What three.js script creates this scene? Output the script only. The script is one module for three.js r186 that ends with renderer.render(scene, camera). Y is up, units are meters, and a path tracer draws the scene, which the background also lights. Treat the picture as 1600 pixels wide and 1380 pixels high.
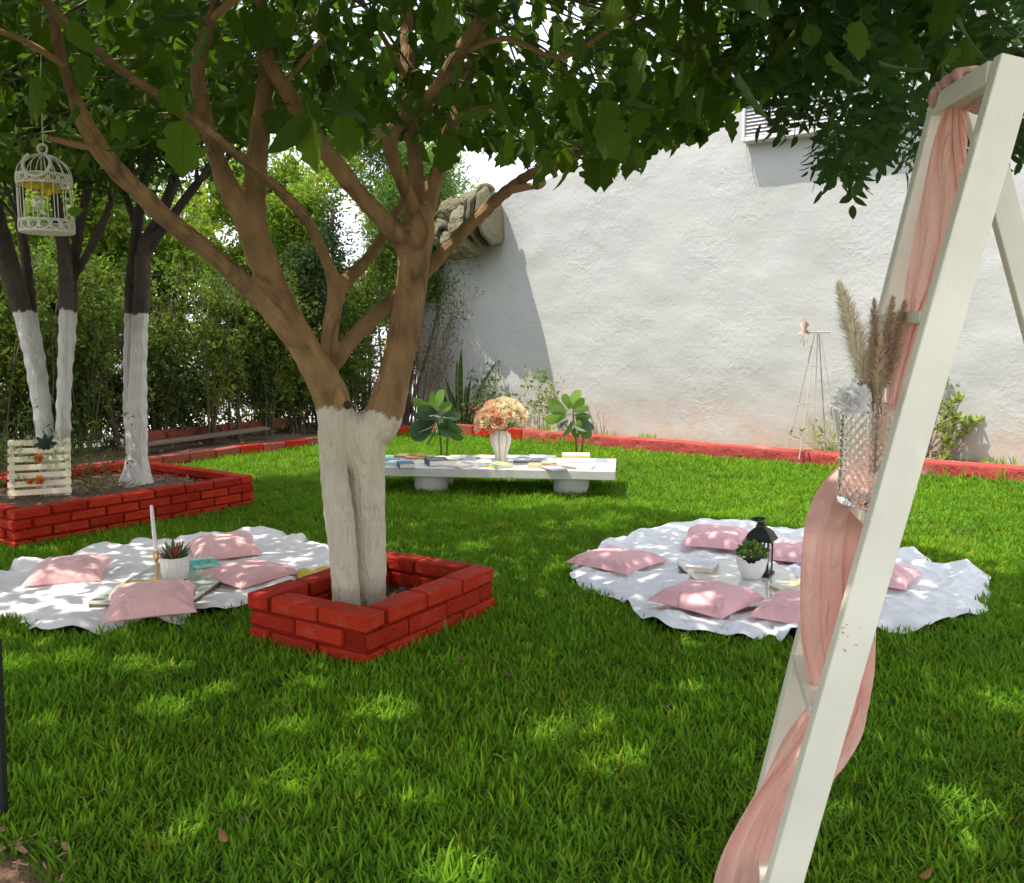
import * as THREE from 'three';
import { mergeGeometries } from 'three/addons/utils/BufferGeometryUtils.js';
import { RoundedBoxGeometry } from 'three/addons/geometries/RoundedBoxGeometry.js';
import { ImprovedNoise } from 'three/addons/math/ImprovedNoise.js';

// ---------------------------------------------------------------- camera, sky, sun, exposure
const V3 = (x, y, z) => new THREE.Vector3(x, y, z);
const scene = new THREE.Scene();
const EYE = 1.5, FOC = 1400, PITCH = Math.atan(164 / 1400);
const camera = new THREE.PerspectiveCamera(2 * Math.atan(690 / FOC) * 180 / Math.PI, 1024 / 883, 0.05, 400);
camera.position.set(0, EYE, 0);
camera.rotation.x = -PITCH;
const renderer = new THREE.WebGLRenderer({ antialias: true });
renderer.toneMapping = THREE.LinearToneMapping;
renderer.toneMappingExposure = 1.32;
renderer.shadowMap.enabled = true;

const SUN = V3(-0.47, 1, 0.10).normalize();
const sun = new THREE.DirectionalLight(new THREE.Color(1, 0.93, 0.82), 5.0);
sun.position.copy(SUN).multiplyScalar(40);
sun.shadow.radius = 1.0; sun.castShadow = true;
sun.shadow.mapSize.set(4096, 4096);
Object.assign(sun.shadow.camera, { left: -16, right: 16, top: 16, bottom: -16, near: 5, far: 90 });
scene.add(sun, sun.target);

function makeSky() {
  const W = 512, H = 256, d = new Float32Array(W * H * 4), n = new ImprovedNoise();
  for (let j = 0; j < H; j++) {
    const el = ((j + 0.5) / H - 0.5) * Math.PI, y = Math.sin(el), ce = Math.cos(el);
    for (let i = 0; i < W; i++) {
      const az = ((i + 0.5) / W - 0.5) * 2 * Math.PI, x = Math.cos(az) * ce, z = Math.sin(az) * ce;
      let f = 0, a = 0.5, q = 1.7;
      for (let o = 0; o < 5; o++) { f += a * n.noise(x * q + 3.1, y * q * 1.6 + 7.7, z * q + 1.3); a *= 0.5; q *= 2.1; }
      const c = THREE.MathUtils.smoothstep(f, -0.22, 0.28), hz = Math.exp(-Math.max(0, y) * 3.0);
      const k = (j * W + i) * 4, blue = [0.52, 0.66, 0.96], cloud = [1.16, 1.15, 1.17];
      for (let m = 0; m < 3; m++) {
        let v = blue[m] * (1 - c) + cloud[m] * c;
        v = v * (1 - 0.9 * hz) + [1.26, 1.25, 1.25][m] * 0.9 * hz;
        d[k + m] = v * SKYK;
      }
      d[k + 3] = 1;
    }
  }
  const t = new THREE.DataTexture(d, W, H, THREE.RGBAFormat, THREE.FloatType);
  t.mapping = THREE.EquirectangularReflectionMapping; t.magFilter = THREE.LinearFilter; t.needsUpdate = true;
  return t;
}
const SKYK = 1.3, NLEAF = 19500, NASH = 4600;
scene.background = makeSky();
scene.environment = scene.background;

// ---------------------------------------------------------------- helpers
function rng(seed) { let s = seed >>> 0; return () => { s = (s + 0x6d2b79f5) >>> 0; let t = Math.imul(s ^ (s >>> 15), 1 | s); t = (t + Math.imul(t ^ (t >>> 7), 61 | t)) ^ t; return ((t ^ (t >>> 14)) >>> 0) / 4294967296; }; }
const R = rng(20240611), rr = (a, b, r = R) => a + (b - a) * r();
const clamp = THREE.MathUtils.clamp, lerp = THREE.MathUtils.lerp, sstep = THREE.MathUtils.smoothstep;
const PN = new ImprovedNoise();
const noise = (x, y, z) => PN.noise(x + 11.3, y + 5.7, z + 8.9);
const fbm = (x, y, z, o = 4) => { let f = 0, a = 0.5; for (let i = 0; i < o; i++) { f += a * noise(x, y, z); x *= 2.03; y *= 2.03; z *= 2.03; a *= 0.5; } return f; };
const CP = Math.cos(PITCH), SP = Math.sin(PITCH);
function ray(px, py) { const x = (px - 800) / FOC, y = -(py - 690) / FOC; return V3(x, y * CP - SP, -y * SP - CP); }
const EYEP = V3(0, EYE, 0);
const G = (px, py, h = 0) => { const d = ray(px, py), t = (h - EYE) / d.y; return V3(d.x * t, h, d.z * t); };
const D = (px, py, Z) => { const d = ray(px, py), t = Z / -d.z; return V3(d.x * t, EYE + d.y * t, -Z); };
const PX = (p) => { const dy = p.y - EYE, z = -p.z, depth = z * CP - dy * SP, up = dy * CP + z * SP; return [800 + FOC * p.x / depth, 690 - FOC * up / depth, depth]; };

const taken = {};
const numbered = (n) => { const k = taken[n] = (taken[n] ?? -1) + 1; return k ? n + '_' + String(k).padStart(3, '0') : n; };
function tag(o, label, category, group) { o.userData.label = label; o.userData.category = category; if (group) o.userData.group = group; return o; }
const shadowed = (m) => { m.castShadow = true; m.receiveShadow = true; return m; };
function thing(name, label, category, pos = V3(0, 0, 0), turn = 0, group) {
  const g = new THREE.Group(); g.name = numbered(name); g.position.copy(pos); g.rotation.y = turn; scene.add(g); g.updateMatrixWorld(true);
  return tag(g, label, category, group);
}
function part(parent, name, geo, mat) { const m = shadowed(new THREE.Mesh(geo, mat)); m.name = name; parent.add(m); return m; }
// geometry given in world coordinates, stored in the parent's own axes
function partW(parent, name, geo, mat) { parent.updateMatrixWorld(true); geo.applyMatrix4(parent.matrixWorld.clone().invert()); return part(parent, name, geo, mat); }
function single(name, geo, mat, label, category, group) { const m = shadowed(new THREE.Mesh(geo, mat)); m.name = numbered(name); scene.add(m); return tag(m, label, category, group); }
function struct(name, geo, mat, kind = 'structure') { const m = shadowed(new THREE.Mesh(geo, mat)); m.name = numbered(name); m.userData.kind = kind; scene.add(m); return m; }
function copyOf(o, label, pos, turn, base) { const c = o.clone(); c.name = numbered(base); c.userData = { ...o.userData }; if (label) c.userData.label = label; if (pos) c.position.copy(pos); if (turn !== undefined) c.rotation.y = turn; scene.add(c); return c; }
const merge = (list) => mergeGeometries(list.map((g) => { const h = g.index ? g.toNonIndexed() : g; for (const k of Object.keys(h.attributes)) if (!['position', 'normal', 'uv'].includes(k)) h.deleteAttribute(k); if (!h.attributes.uv) h.setAttribute('uv', new THREE.BufferAttribute(new Float32Array(h.attributes.position.count * 2), 2)); if (!h.attributes.normal) h.computeVertexNormals(); return h; }));
const xf = (g, x = 0, y = 0, z = 0, rx = 0, ry = 0, rz = 0) => { g.applyMatrix4(new THREE.Matrix4().compose(V3(x, y, z), new THREE.Quaternion().setFromEuler(new THREE.Euler(rx, ry, rz, 'YXZ')), V3(1, 1, 1))); return g; };
function boxUV(g) { // uv in metres by the face's main axis
  const h = g.index ? g.toNonIndexed() : g, p = h.attributes.position, n = h.attributes.normal, uv = new Float32Array(p.count * 2);
  for (let i = 0; i < p.count; i++) { const a = Math.abs(n.getX(i)), b = Math.abs(n.getY(i)), c = Math.abs(n.getZ(i));
    if (b >= a && b >= c) { uv[2 * i] = p.getX(i); uv[2 * i + 1] = p.getZ(i); } else if (a >= c) { uv[2 * i] = p.getZ(i); uv[2 * i + 1] = p.getY(i); } else { uv[2 * i] = p.getX(i); uv[2 * i + 1] = p.getY(i); } }
  h.setAttribute('uv', new THREE.BufferAttribute(uv, 2)); return h;
}
const rbox = (w, h, d, r = 0.004, s = 2) => boxUV(new RoundedBoxGeometry(w, h, d, s, Math.min(r, w * 0.45, h * 0.45, d * 0.45)));
function beam(a, b, wAxis, w, t, r = 0.004) { // box along a-b; w along wAxis, t across
  const dir = b.clone().sub(a), L = dir.length(); dir.normalize();
  const wx = wAxis.clone().addScaledVector(dir, -wAxis.dot(dir)).normalize(), tz = wx.clone().cross(dir);
  const g = rbox(w, L, t, r); const m = new THREE.Matrix4().makeBasis(wx, dir, tz); m.setPosition(a.clone().add(b).multiplyScalar(0.5)); g.applyMatrix4(m); return g;
}
function tube(pts, radii, seg = 8, cap = true, uvk = 1) { // swept tube; pts Vector3, radii numbers
  const n = pts.length, pos = [], uv = [], idx = []; let up = V3(0.31, 0.12, 0.94), len = 0;
  for (let i = 0; i < n; i++) {
    const d = pts[Math.min(i + 1, n - 1)].clone().sub(pts[Math.max(i - 1, 0)]).normalize();
    let x = up.clone().addScaledVector(d, -up.dot(d)); if (x.lengthSq() < 1e-6) x = V3(1, 0, 0).addScaledVector(d, -d.x); x.normalize(); up = x; const y = d.clone().cross(x);
    if (i) len += pts[i].distanceTo(pts[i - 1]);
    const r = Array.isArray(radii) ? radii[i] : radii;
    for (let j = 0; j <= seg; j++) { const a = j / seg * Math.PI * 2, c = Math.cos(a) * r, s = Math.sin(a) * r; pos.push(pts[i].x + x.x * c + y.x * s, pts[i].y + x.y * c + y.y * s, pts[i].z + x.z * c + y.z * s); uv.push(j / seg * uvk, len * 2); }
  }
  for (let i = 0; i < n - 1; i++) for (let j = 0; j < seg; j++) { const a = i * (seg + 1) + j, b = a + seg + 1; idx.push(a, a + 1, b, a + 1, b + 1, b); }
  if (cap) for (const [i, f] of [[0, 1], [n - 1, 0]]) { const c = pos.length / 3; pos.push(pts[i].x, pts[i].y, pts[i].z); uv.push(0, 0); for (let j = 0; j < seg; j++) { const a = i * (seg + 1) + j; f ? idx.push(c, a + 1, a) : idx.push(c, a, a + 1); } }
  const g = new THREE.BufferGeometry(); g.setAttribute('position', new THREE.Float32BufferAttribute(pos, 3)); g.setAttribute('uv', new THREE.Float32BufferAttribute(uv, 2)); g.setIndex(idx); g.computeVertexNormals(); return g;
}
function smoothPath(pts, n) { const c = new THREE.CatmullRomCurve3(pts, false, 'centripetal'); return c.getPoints(n); }
function grid(nu, nv, f, closedU = false) { // f(u, v) -> [x, y, z]; surface with uv
  const pos = [], uv = [], idx = [];
  for (let j = 0; j <= nv; j++) for (let i = 0; i <= nu; i++) { const p = f(i / nu, j / nv); pos.push(...p); uv.push(i / nu, j / nv); }
  for (let j = 0; j < nv; j++) for (let i = 0; i < nu; i++) { const a = j * (nu + 1) + i, b = a + nu + 1; idx.push(a, a + 1, b, a + 1, b + 1, b); }
  const g = new THREE.BufferGeometry(); g.setAttribute('position', new THREE.Float32BufferAttribute(pos, 3)); g.setAttribute('uv', new THREE.Float32BufferAttribute(uv, 2)); g.setIndex(idx); g.computeVertexNormals();
  if (closedU) { const q = g.attributes.normal; for (let j = 0; j <= nv; j++) { const a = j * (nu + 1), b = a + nu; const v = V3(q.getX(a) + q.getX(b), q.getY(a) + q.getY(b), q.getZ(a) + q.getZ(b)).normalize(); q.setXYZ(a, v.x, v.y, v.z); q.setXYZ(b, v.x, v.y, v.z); } }
  return g;
}
function lathe(profile, seg = 40) { const g = new THREE.LatheGeometry(profile.map(([x, y]) => new THREE.Vector2(x, y)), seg); return g; }

// ---------------------------------------------------------------- procedural textures (tileable)
function periodic(seed) { // value noise of period n cells
  const T = new Float32Array(65536), r = rng(seed); for (let i = 0; i < 65536; i++) T[i] = r();
  return (x, y, n) => { const xi = Math.floor(x), yi = Math.floor(y), fx = x - xi, fy = y - yi, u = fx * fx * (3 - 2 * fx), v = fy * fy * (3 - 2 * fy);
    const h = (a, b) => T[((((a % n) + n) % n) * 251 + (((b % n) + n) % n) * 1009 + n * 37) & 65535];
    return lerp(lerp(h(xi, yi), h(xi + 1, yi), u), lerp(h(xi, yi + 1), h(xi + 1, yi + 1), u), v); };
}
const pfbm = (pn, x, y, base, oct, g = 0.5) => { let f = 0, a = 1, s = 0, n = base; for (let i = 0; i < oct; i++) { f += a * pn(x * n, y * n, n); s += a; a *= g; n *= 2; } return f / s; };
function texture(size, f, { rep = 1, srgb = false, h = size } = {}) { // f(u, v) -> number or [r, g, b] in 0..1
  const d = new Uint8Array(size * h * 4);
  for (let j = 0; j < h; j++) for (let i = 0; i < size; i++) { const v = f(i / size, j / h), k = (j * size + i) * 4; for (let c = 0; c < 3; c++) d[k + c] = clamp(Math.round(255 * (Array.isArray(v) ? v[c] : v)), 0, 255); d[k + 3] = 255; }
  const t = new THREE.DataTexture(d, size, h); t.wrapS = t.wrapT = THREE.RepeatWrapping; t.magFilter = THREE.LinearFilter; t.repeat.set(rep, rep); if (srgb) t.colorSpace = THREE.SRGBColorSpace; t.needsUpdate = true; return t;
}
const repeated = (t, x, y = x) => { const c = t.clone(); c.repeat.set(x, y); c.needsUpdate = true; return c; };
const lin = (r, g, b) => new THREE.Color().setRGB(r, g, b);
const std = (color, rough = 0.85, more = {}) => new THREE.MeshStandardMaterial({ color, roughness: rough, side: THREE.DoubleSide, ...more });
const phys = (color, rough = 0.85, more = {}) => new THREE.MeshPhysicalMaterial({ color, roughness: rough, side: THREE.DoubleSide, ...more });

const p1 = periodic(1), p2 = periodic(2), p3 = periodic(3);
const tStucco = texture(1024, (u, v) => { const a = pfbm(p1, u, v, 6, 3), wob = pfbm(p2, u, v, 10, 2) * 0.06; const b = pfbm(p2, u + wob, v + a * 0.05, 40, 4, 0.6), c = 1 - Math.abs(2 * pfbm(p3, u + a * 0.08, v, 28, 3) - 1); const k = sstep(pfbm(p1, u + 0.3, v + 0.6, 3, 4), 0.3, 0.7); return 0.3 * a + (0.45 + 0.55 * k) * (0.42 * b + 0.28 * Math.pow(c, 3) * (0.3 + a)); });
const tRough = texture(512, (u, v) => pfbm(p1, u, v, 12, 5, 0.62));
const tBrick = texture(512, (u, v) => { const a = pfbm(p2, u, v, 8, 6, 0.62), pit = pfbm(p3, u, v, 24, 3); return a - 0.7 * Math.max(0, pit - 0.62); });
const tBark = texture(512, (u, v) => { const w = pfbm(p1, u, v, 4, 4) * 0.25; return 0.55 * pfbm(p2, u * 1, v * 0.5 + w, 16, 5, 0.6) + 0.45 * Math.abs(2 * pfbm(p3, u + w, v * 0.4, 10, 4) - 1); });
const tGrey = texture(512, (u, v) => { const a = pfbm(p1, u, v, 4, 6, 0.6); return 0.78 + 0.22 * a; }); // soft tone variation (linear multiplier)
const tWeave = texture(256, (u, v) => { const a = Math.sin(u * Math.PI * 2 * 32), b = Math.sin(v * Math.PI * 2 * 32); return 0.5 + 0.25 * (a * a - b * b) + 0.15 * (p1(u * 64, v * 64, 64) - 0.5); });
const tPaint = texture(512, (u, v) => { const a = pfbm(p1, u, v, 5, 5, 0.6), b = pfbm(p2, u, v, 14, 4, 0.6), c = pfbm(p3, u, v, 40, 3), chip = sstep(b * 0.7 + c * 0.3, 0.60, 0.66), dust = sstep(a, 0.52, 0.75) * 0.16, k = 0.62 + 0.75 * a; return [0, 1, 2].map((i) => { const r = [0.42, 0.026, 0.009][i] * (0.85 + 0.28 * a); return lerp(lerp(r, [0.30, 0.14, 0.09][i], dust), [0.24, 0.085, 0.05][i], chip * 0.35); }); });
const tFold = texture(512, (u, v) => { const w = pfbm(p1, u, v, 3, 3) * 0.5; const r = 1 - Math.abs(2 * pfbm(p2, u + w * 0.4, v + w * 0.3, 5, 3, 0.45) - 1); return Math.pow(r, 2); });
const tWood = texture(512, (u, v) => { const w = pfbm(p1, u, v, 3, 3); return 0.6 * pfbm(p2, u * 2 + w * 0.05, v * 0.125, 32, 3) + 0.4 * pfbm(p3, u, v, 6, 4); });
const tVein = texture(512, (u, v) => { // leaf: midrib and side veins, u across 0..1, v along
  const x = Math.abs(u - 0.5) * 2, side = Math.abs(((v * 9 - x * 2.2) % 1 + 1) % 1 - 0.5) * 2; const m = Math.exp(-x * 18), s = Math.pow(side, 14) * 0.6; return clamp(0.35 + 0.15 * pfbm(p1, u, v, 10, 3) + Math.max(m, s) * 0.5, 0, 1); });
// ---------------------------------------------------------------- the garden's own axes: T along the wall (to the right and nearer), U along the left fence (away)
const T = V3(0.806, 0, 0.592), U = V3(0.592, 0, -0.806), CORNER = V3(-1.39, 0, -13.9);
const gp = (s, u, y = 0) => CORNER.clone().addScaledVector(T, s).addScaledVector(U, u).setY(y); // s along the wall from the corner, u outwards behind the curb
const toSU = (p) => { const q = p.clone().sub(CORNER).setY(0); return [q.dot(T), q.dot(U)]; };
const YAW_T = Math.atan2(-T.z, T.x);      // rotation.y that turns x onto T
const WALL_U = 0.55;
function onWall(px, py, off = 0) { const d = ray(px, py), P0 = gp(0, WALL_U - off), t = P0.clone().sub(EYEP).dot(U) / d.dot(U); const p = EYEP.clone().addScaledVector(d, t); return [toSU(p)[0], p.y]; }

// materials of the setting
const mSoil = std(lin(0.14, 0.09, 0.055), 1, { map: repeated(tGrey, 1), bumpMap: repeated(tRough, 2), bumpScale: 0.03 });
const mLawn = std(lin(0.045, 0.075, 0.018), 1, { map: tGrey, bumpMap: repeated(tRough, 2), bumpScale: 0.03 });
const mConcrete = std(lin(0.56, 0.53, 0.49), 0.95, { bumpMap: tRough, bumpScale: 0.01 });
const mRed = phys(lin(1, 0.95, 0.9), 0.72, { specularIntensity: 0.3, map: repeated(tPaint, 1.7), bumpMap: repeated(tBrick, 5), bumpScale: 0.009 });
const mRedB = phys(lin(0.84, 0.75, 0.75), 0.75, { specularIntensity: 0.3, map: repeated(tPaint, 1.3), bumpMap: repeated(tBrick, 4), bumpScale: 0.011 });
const mRedC = phys(lin(1.12, 1.15, 1.1), 0.7, { specularIntensity: 0.3, map: repeated(tPaint, 2.1), bumpMap: repeated(tBrick, 6), bumpScale: 0.008 });
const mCurbRed = std(lin(0.46, 0.085, 0.062), 0.85, { map: repeated(tGrey, 1.3), bumpMap: repeated(tBrick, 2), bumpScale: 0.02 });
const mMortar = phys(lin(0.22, 0.013, 0.004), 0.9, { specularIntensity: 0.3, bumpMap: repeated(tRough, 4), bumpScale: 0.006 });
const mOldBrick = std(lin(0.36, 0.085, 0.055), 0.9, { map: repeated(tGrey, 3), bumpMap: repeated(tBrick, 5), bumpScale: 0.012 });

function sheet(pts, y, uvk = 1, sub = 0) { // flat polygon of (x, z) points
  const s = new THREE.Shape(pts.map((p) => new THREE.Vector2(p.x, -p.z))), g = new THREE.ShapeGeometry(s); g.rotateX(-Math.PI / 2); g.translate(0, y, 0);
  const p = g.attributes.position, uv = g.attributes.uv; for (let i = 0; i < p.count; i++) uv.setXY(i, p.getX(i) * uvk, p.getZ(i) * uvk); return g;
}
struct('ground', sheet([V3(-70, 0, 40), V3(70, 0, 40), V3(70, 0, -90), V3(-70, 0, -90)], -0.03, 0.5), mConcrete);
struct('lawn', sheet([gp(0, 0.05), gp(14, 0.05), gp(14, -16), gp(0, -16)], 0.0, 0.5), mLawn);
// the planted strips behind the curbs: raised soil
function soilStrip(s0, s1, u0, u1, y, seed) {
  const n = 60, m = 10; return grid(n, m, (a, b) => { const p = gp(lerp(s0, s1, a), lerp(u0, u1, b)); return [p.x, y + 0.05 * fbm(p.x * 2.2, seed, p.z * 2.2) + 0.02 * noise(p.x * 9, seed, p.z * 9), p.z]; });
}
{ const g = soilStrip(-0.3, 13.4, 0.02, 0.62, 0.14, 3); for (let i = 0, uv = g.attributes.uv; i < uv.count; i++) uv.setXY(i, uv.getX(i) * 13, uv.getY(i) * 0.6);
  struct('soil', g, std(lin(0.30, 0.20, 0.13), 1, { map: repeated(tGrey, 1), bumpMap: repeated(tRough, 1.5), bumpScale: 0.03 })); }
{ const n = 10, m = 70, g = grid(n, m, (a, b) => { const p = gp(lerp(-1.7, -0.04, a), lerp(0.6, -15, b)); return [p.x, 0.10 + 0.07 * fbm(p.x * 2, 9, p.z * 2) + 0.02 * noise(p.x * 9, 1, p.z * 9), p.z]; });
  for (let i = 0, uv = g.attributes.uv; i < uv.count; i++) uv.setXY(i, uv.getX(i) * 1.6, uv.getY(i) * 15); struct('soil', g, mSoil); }

// ---------------------------------------------------------------- the stucco wall
const S0 = -0.62, S1 = 12.5;
const wTopA = onWall(785, 308), wTopB = onWall(1100, 180), wallSlope = (wTopB[1] - wTopA[1]) / (wTopB[0] - wTopA[0]);
const wallTop = (s) => Math.min(5.6, wTopA[1] + wallSlope * (s - wTopA[0]) + 0.015 * Math.sin(s * 5));
const wall = thing('garden_wall', 'tall rough white stucco wall behind the red curb, stained tan along its foot', 'wall', gp(0, WALL_U), YAW_T);
{
  const relief = (s, y) => 0.05 * fbm(s * 0.55, y * 0.7, 2) + 0.012 * fbm(s * 1.7, y * 2.0, 5);
  const nu = 260, nv = 110, g = grid(nu, nv, (a, b) => { const s = lerp(S0, S1, a), y = lerp(-0.05, wallTop(s), b); return [s, y, relief(s, y)]; });
  const p = g.attributes.position, uv = g.attributes.uv, col = new Float32Array(p.count * 3);
  for (let i = 0; i < p.count; i++) {
    const s = p.getX(i), y = p.getY(i); uv.setXY(i, s, y);
    const edge = 0.42 + 0.35 * fbm(s * 0.8, 3, 1) + 0.15 * fbm(s * 4, 8, 2), low = Math.pow(1 - sstep(y, 0.1, 0.65 + edge), 1.2), bottom = 1 - sstep(y, 0.05, 0.28 + 0.2 * noise(s * 3, 1, 1));
    const t = 0.5 + 0.5 * fbm(s * 0.9, y * 0.9, 4), cool = 0.03 * fbm(s * 2, y * 2, 7);
    const c = [0.42 + 0.10 * t, 0.42 + 0.10 * t, 0.41 + 0.10 * t + cool], tan = [0.46, 0.34, 0.24], red = [0.46, 0.26, 0.17];
    for (let k = 0; k < 3; k++) { let v = lerp(c[k], tan[k], clamp(low * (0.42 + 0.7 * fbm(s * 3, y * 3, 1) + 0.3 * noise(s * 9, y * 2, 4)), 0, 0.75)); v = lerp(v, red[k], clamp(bottom * (0.2 + 0.5 * noise(s * 2.2, 4, 1)), 0, 0.4)); col[3 * i + k] = v; }
  }
  g.setAttribute('color', new THREE.BufferAttribute(col, 3));
  part(wall, 'stucco_face', g, std(0xffffff, 0.95, { vertexColors: true, bumpMap: repeated(tStucco, 0.53), bumpScale: 0.010 }));
  const prof = []; for (let i = 0; i <= 60; i++) { const s = lerp(S0, S1, i / 60); prof.push(new THREE.Vector2(s, wallTop(s) - 0.004)); }
  const sh = new THREE.Shape([new THREE.Vector2(S0 + 0.003, -0.05), ...prof.map((q, i) => i ? q : new THREE.Vector2(S0 + 0.003, q.y)), new THREE.Vector2(S1, -0.05)].reverse());
  const core = new THREE.ExtrudeGeometry(sh, { depth: 0.26, bevelEnabled: false }); core.translate(0, 0, -0.30);
  part(wall, 'wall_core', core, std(lin(0.7, 0.69, 0.67), 0.95, { bumpMap: repeated(tStucco, 0.5), bumpScale: 0.03 }));
}
// louvred hood on the wall
{
  const [sa, yb] = onWall(1163, 224, 0.1), [, yt] = onWall(1160, 167, 0.1), [sb] = onWall(1425, 200, 0.1), L = sb - sa, H = yt - yb;
  const v = thing('louver_hood', 'pale metal louvred box high on the white wall', 'vent', gp(sa, WALL_U - 0.0, yb), YAW_T);
  const mV = std(lin(0.62, 0.60, 0.62), 0.55), mVd = std(lin(0.42, 0.41, 0.42), 0.6), dep = 0.23;
  part(v, 'frame', merge([xf(rbox(0.035, H, dep), 0.0175, H / 2, dep / 2 - 0.03), xf(rbox(0.035, H, dep), L - 0.0175, H / 2, dep / 2 - 0.03), xf(rbox(L - 0.074, 0.05, dep), L / 2, 0.025, dep / 2 - 0.03), xf(rbox(L - 0.074, 0.03, dep), L / 2, H - 0.015, dep / 2 - 0.03)]), mV);
  part(v, 'back_panel', xf(rbox(L - 0.08, H - 0.09, 0.01), L / 2, H / 2 + 0.01, 0.04), mVd);
  const n = 8; const sl = rbox(L - 0.08, 0.062, 0.008, 0.002);
  for (let i = 0; i < n; i++) { const m = part(v, 'slat', sl, mV); m.name = numbered('slat'); m.position.set(L / 2, 0.085 + (H - 0.14) * i / (n - 1), dep - 0.075); m.rotation.x = -0.75; }
  const [sc, yc] = onWall(1176, 268), c0 = gp(sa + 0.02, WALL_U - 0.06, yb + 0.02);
  single('cable', tube(smoothPath([c0, gp(sa + 0.02, WALL_U - 0.08, yb - 0.12), gp(sc, WALL_U - 0.07, yc)], 14), 0.008, 6), std(lin(0.5, 0.48, 0.46), 0.6), 'thin grey cable hanging from the left end of the louvred box', 'cable');
}
// carved stone ornament on the wall's top left corner: overlapping thick shells that stand well out from the wall
{
  const [s0, y0] = onWall(738, 352, 0.35), o = thing('stone_ornament', 'weathered carved stone ornament of thick curled shells at the upper left of the wall', 'ornament', gp(s0, WALL_U - 0.04, y0), YAW_T);
  const mS = std(lin(0.20, 0.18, 0.105), 0.95, { map: repeated(tGrey, 2), bumpMap: repeated(tBrick, 1.5), bumpScale: 0.05 }), mSd = std(lin(0.05, 0.045, 0.03), 0.95, { bumpMap: repeated(tBrick, 1.5), bumpScale: 0.05 });
  const blob = (rx, ry, rz, seed, amp = 0.16) => { const g = new THREE.IcosahedronGeometry(1, 14), p = g.attributes.position; for (let i = 0; i < p.count; i++) { const v = V3(p.getX(i), p.getY(i), p.getZ(i)); const k = 1 + amp * fbm(v.x * 2 + seed, v.y * 2, v.z * 2) - 0.05 * Math.pow(Math.abs(Math.sin(v.x * 6 + v.y * 4 + seed)), 6); p.setXYZ(i, v.x * rx * k, v.y * ry * k, v.z * rz * k); } g.computeVertexNormals(); return g; };
  const shell = (r, th, seed, sx) => { const g = lathe([[0.001, -th], [r * 0.6, -th * 0.95], [r * 0.9, -th * 0.6], [r, 0], [r * 0.9, th * 0.6], [r * 0.6, th * 0.95], [0.001, th]], 48), p = g.attributes.position; for (let i = 0; i < p.count; i++) { const x = p.getX(i), y = p.getY(i), z = p.getZ(i), k = 1 + 0.08 * fbm(x * 5 + seed, y * 5, z * 5) + 0.03 * Math.sin(Math.atan2(z, x) * 9); p.setXYZ(i, x * k, y, z * k * sx); } g.computeVertexNormals(); g.rotateZ(Math.PI / 2); return g; };
  o.scale.setScalar(0.93);
  part(o, 'shell', xf(shell(0.46, 0.055, 1, 1.15), 0.38, 0.10, 0.34, 0, 0.2, 0.1), mS);
  part(o, 'shell', xf(shell(0.43, 0.035, 2, 1.15), 0.29, 0.07, 0.36, 0, 0.2, 0.1), mSd);
  part(o, 'shell', xf(shell(0.43, 0.06, 3, 1.15), 0.21, 0.05, 0.37, 0, 0.2, 0.1), mS);
  part(o, 'shell', xf(shell(0.39, 0.035, 7, 1.15), 0.12, 0.02, 0.38, 0, 0.2, 0.1), mSd);
  part(o, 'stone_lobe', xf(blob(0.30, 0.42, 0.42, 4), -0.02, -0.08, 0.36), mS);
  part(o, 'stone_lobe', xf(blob(0.26, 0.30, 0.38, 8), -0.50, -0.10, 0.30), mS);
  part(o, 'stone_lobe', xf(blob(0.24, 0.22, 0.34, 9), -0.40, 0.24, 0.28), mS);
  part(o, 'stone_lobe', xf(blob(0.25, 0.28, 0.36, 5), -0.28, -0.26, 0.36), mS);
  part(o, 'stone_lobe', xf(blob(0.30, 0.19, 0.30, 6), 0.06, 0.36, 0.26), mS);
  part(o, 'curl', xf(new THREE.TorusGeometry(0.12, 0.045, 12, 28, 5), 0.30, 0.46, 0.36, 0.3, 0.5, 0.3), mS);
  part(o, 'curl', xf(new THREE.TorusGeometry(0.10, 0.045, 12, 28, 4.6), -0.16, -0.34, 0.60, 0.2, 0, 2), mS);
  part(o, 'curl', xf(new THREE.TorusGeometry(0.09, 0.04, 12, 28, 4.9), -0.34, -0.12, 0.62, 0.2, 0.2, 0.6), mSd);
}

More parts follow.
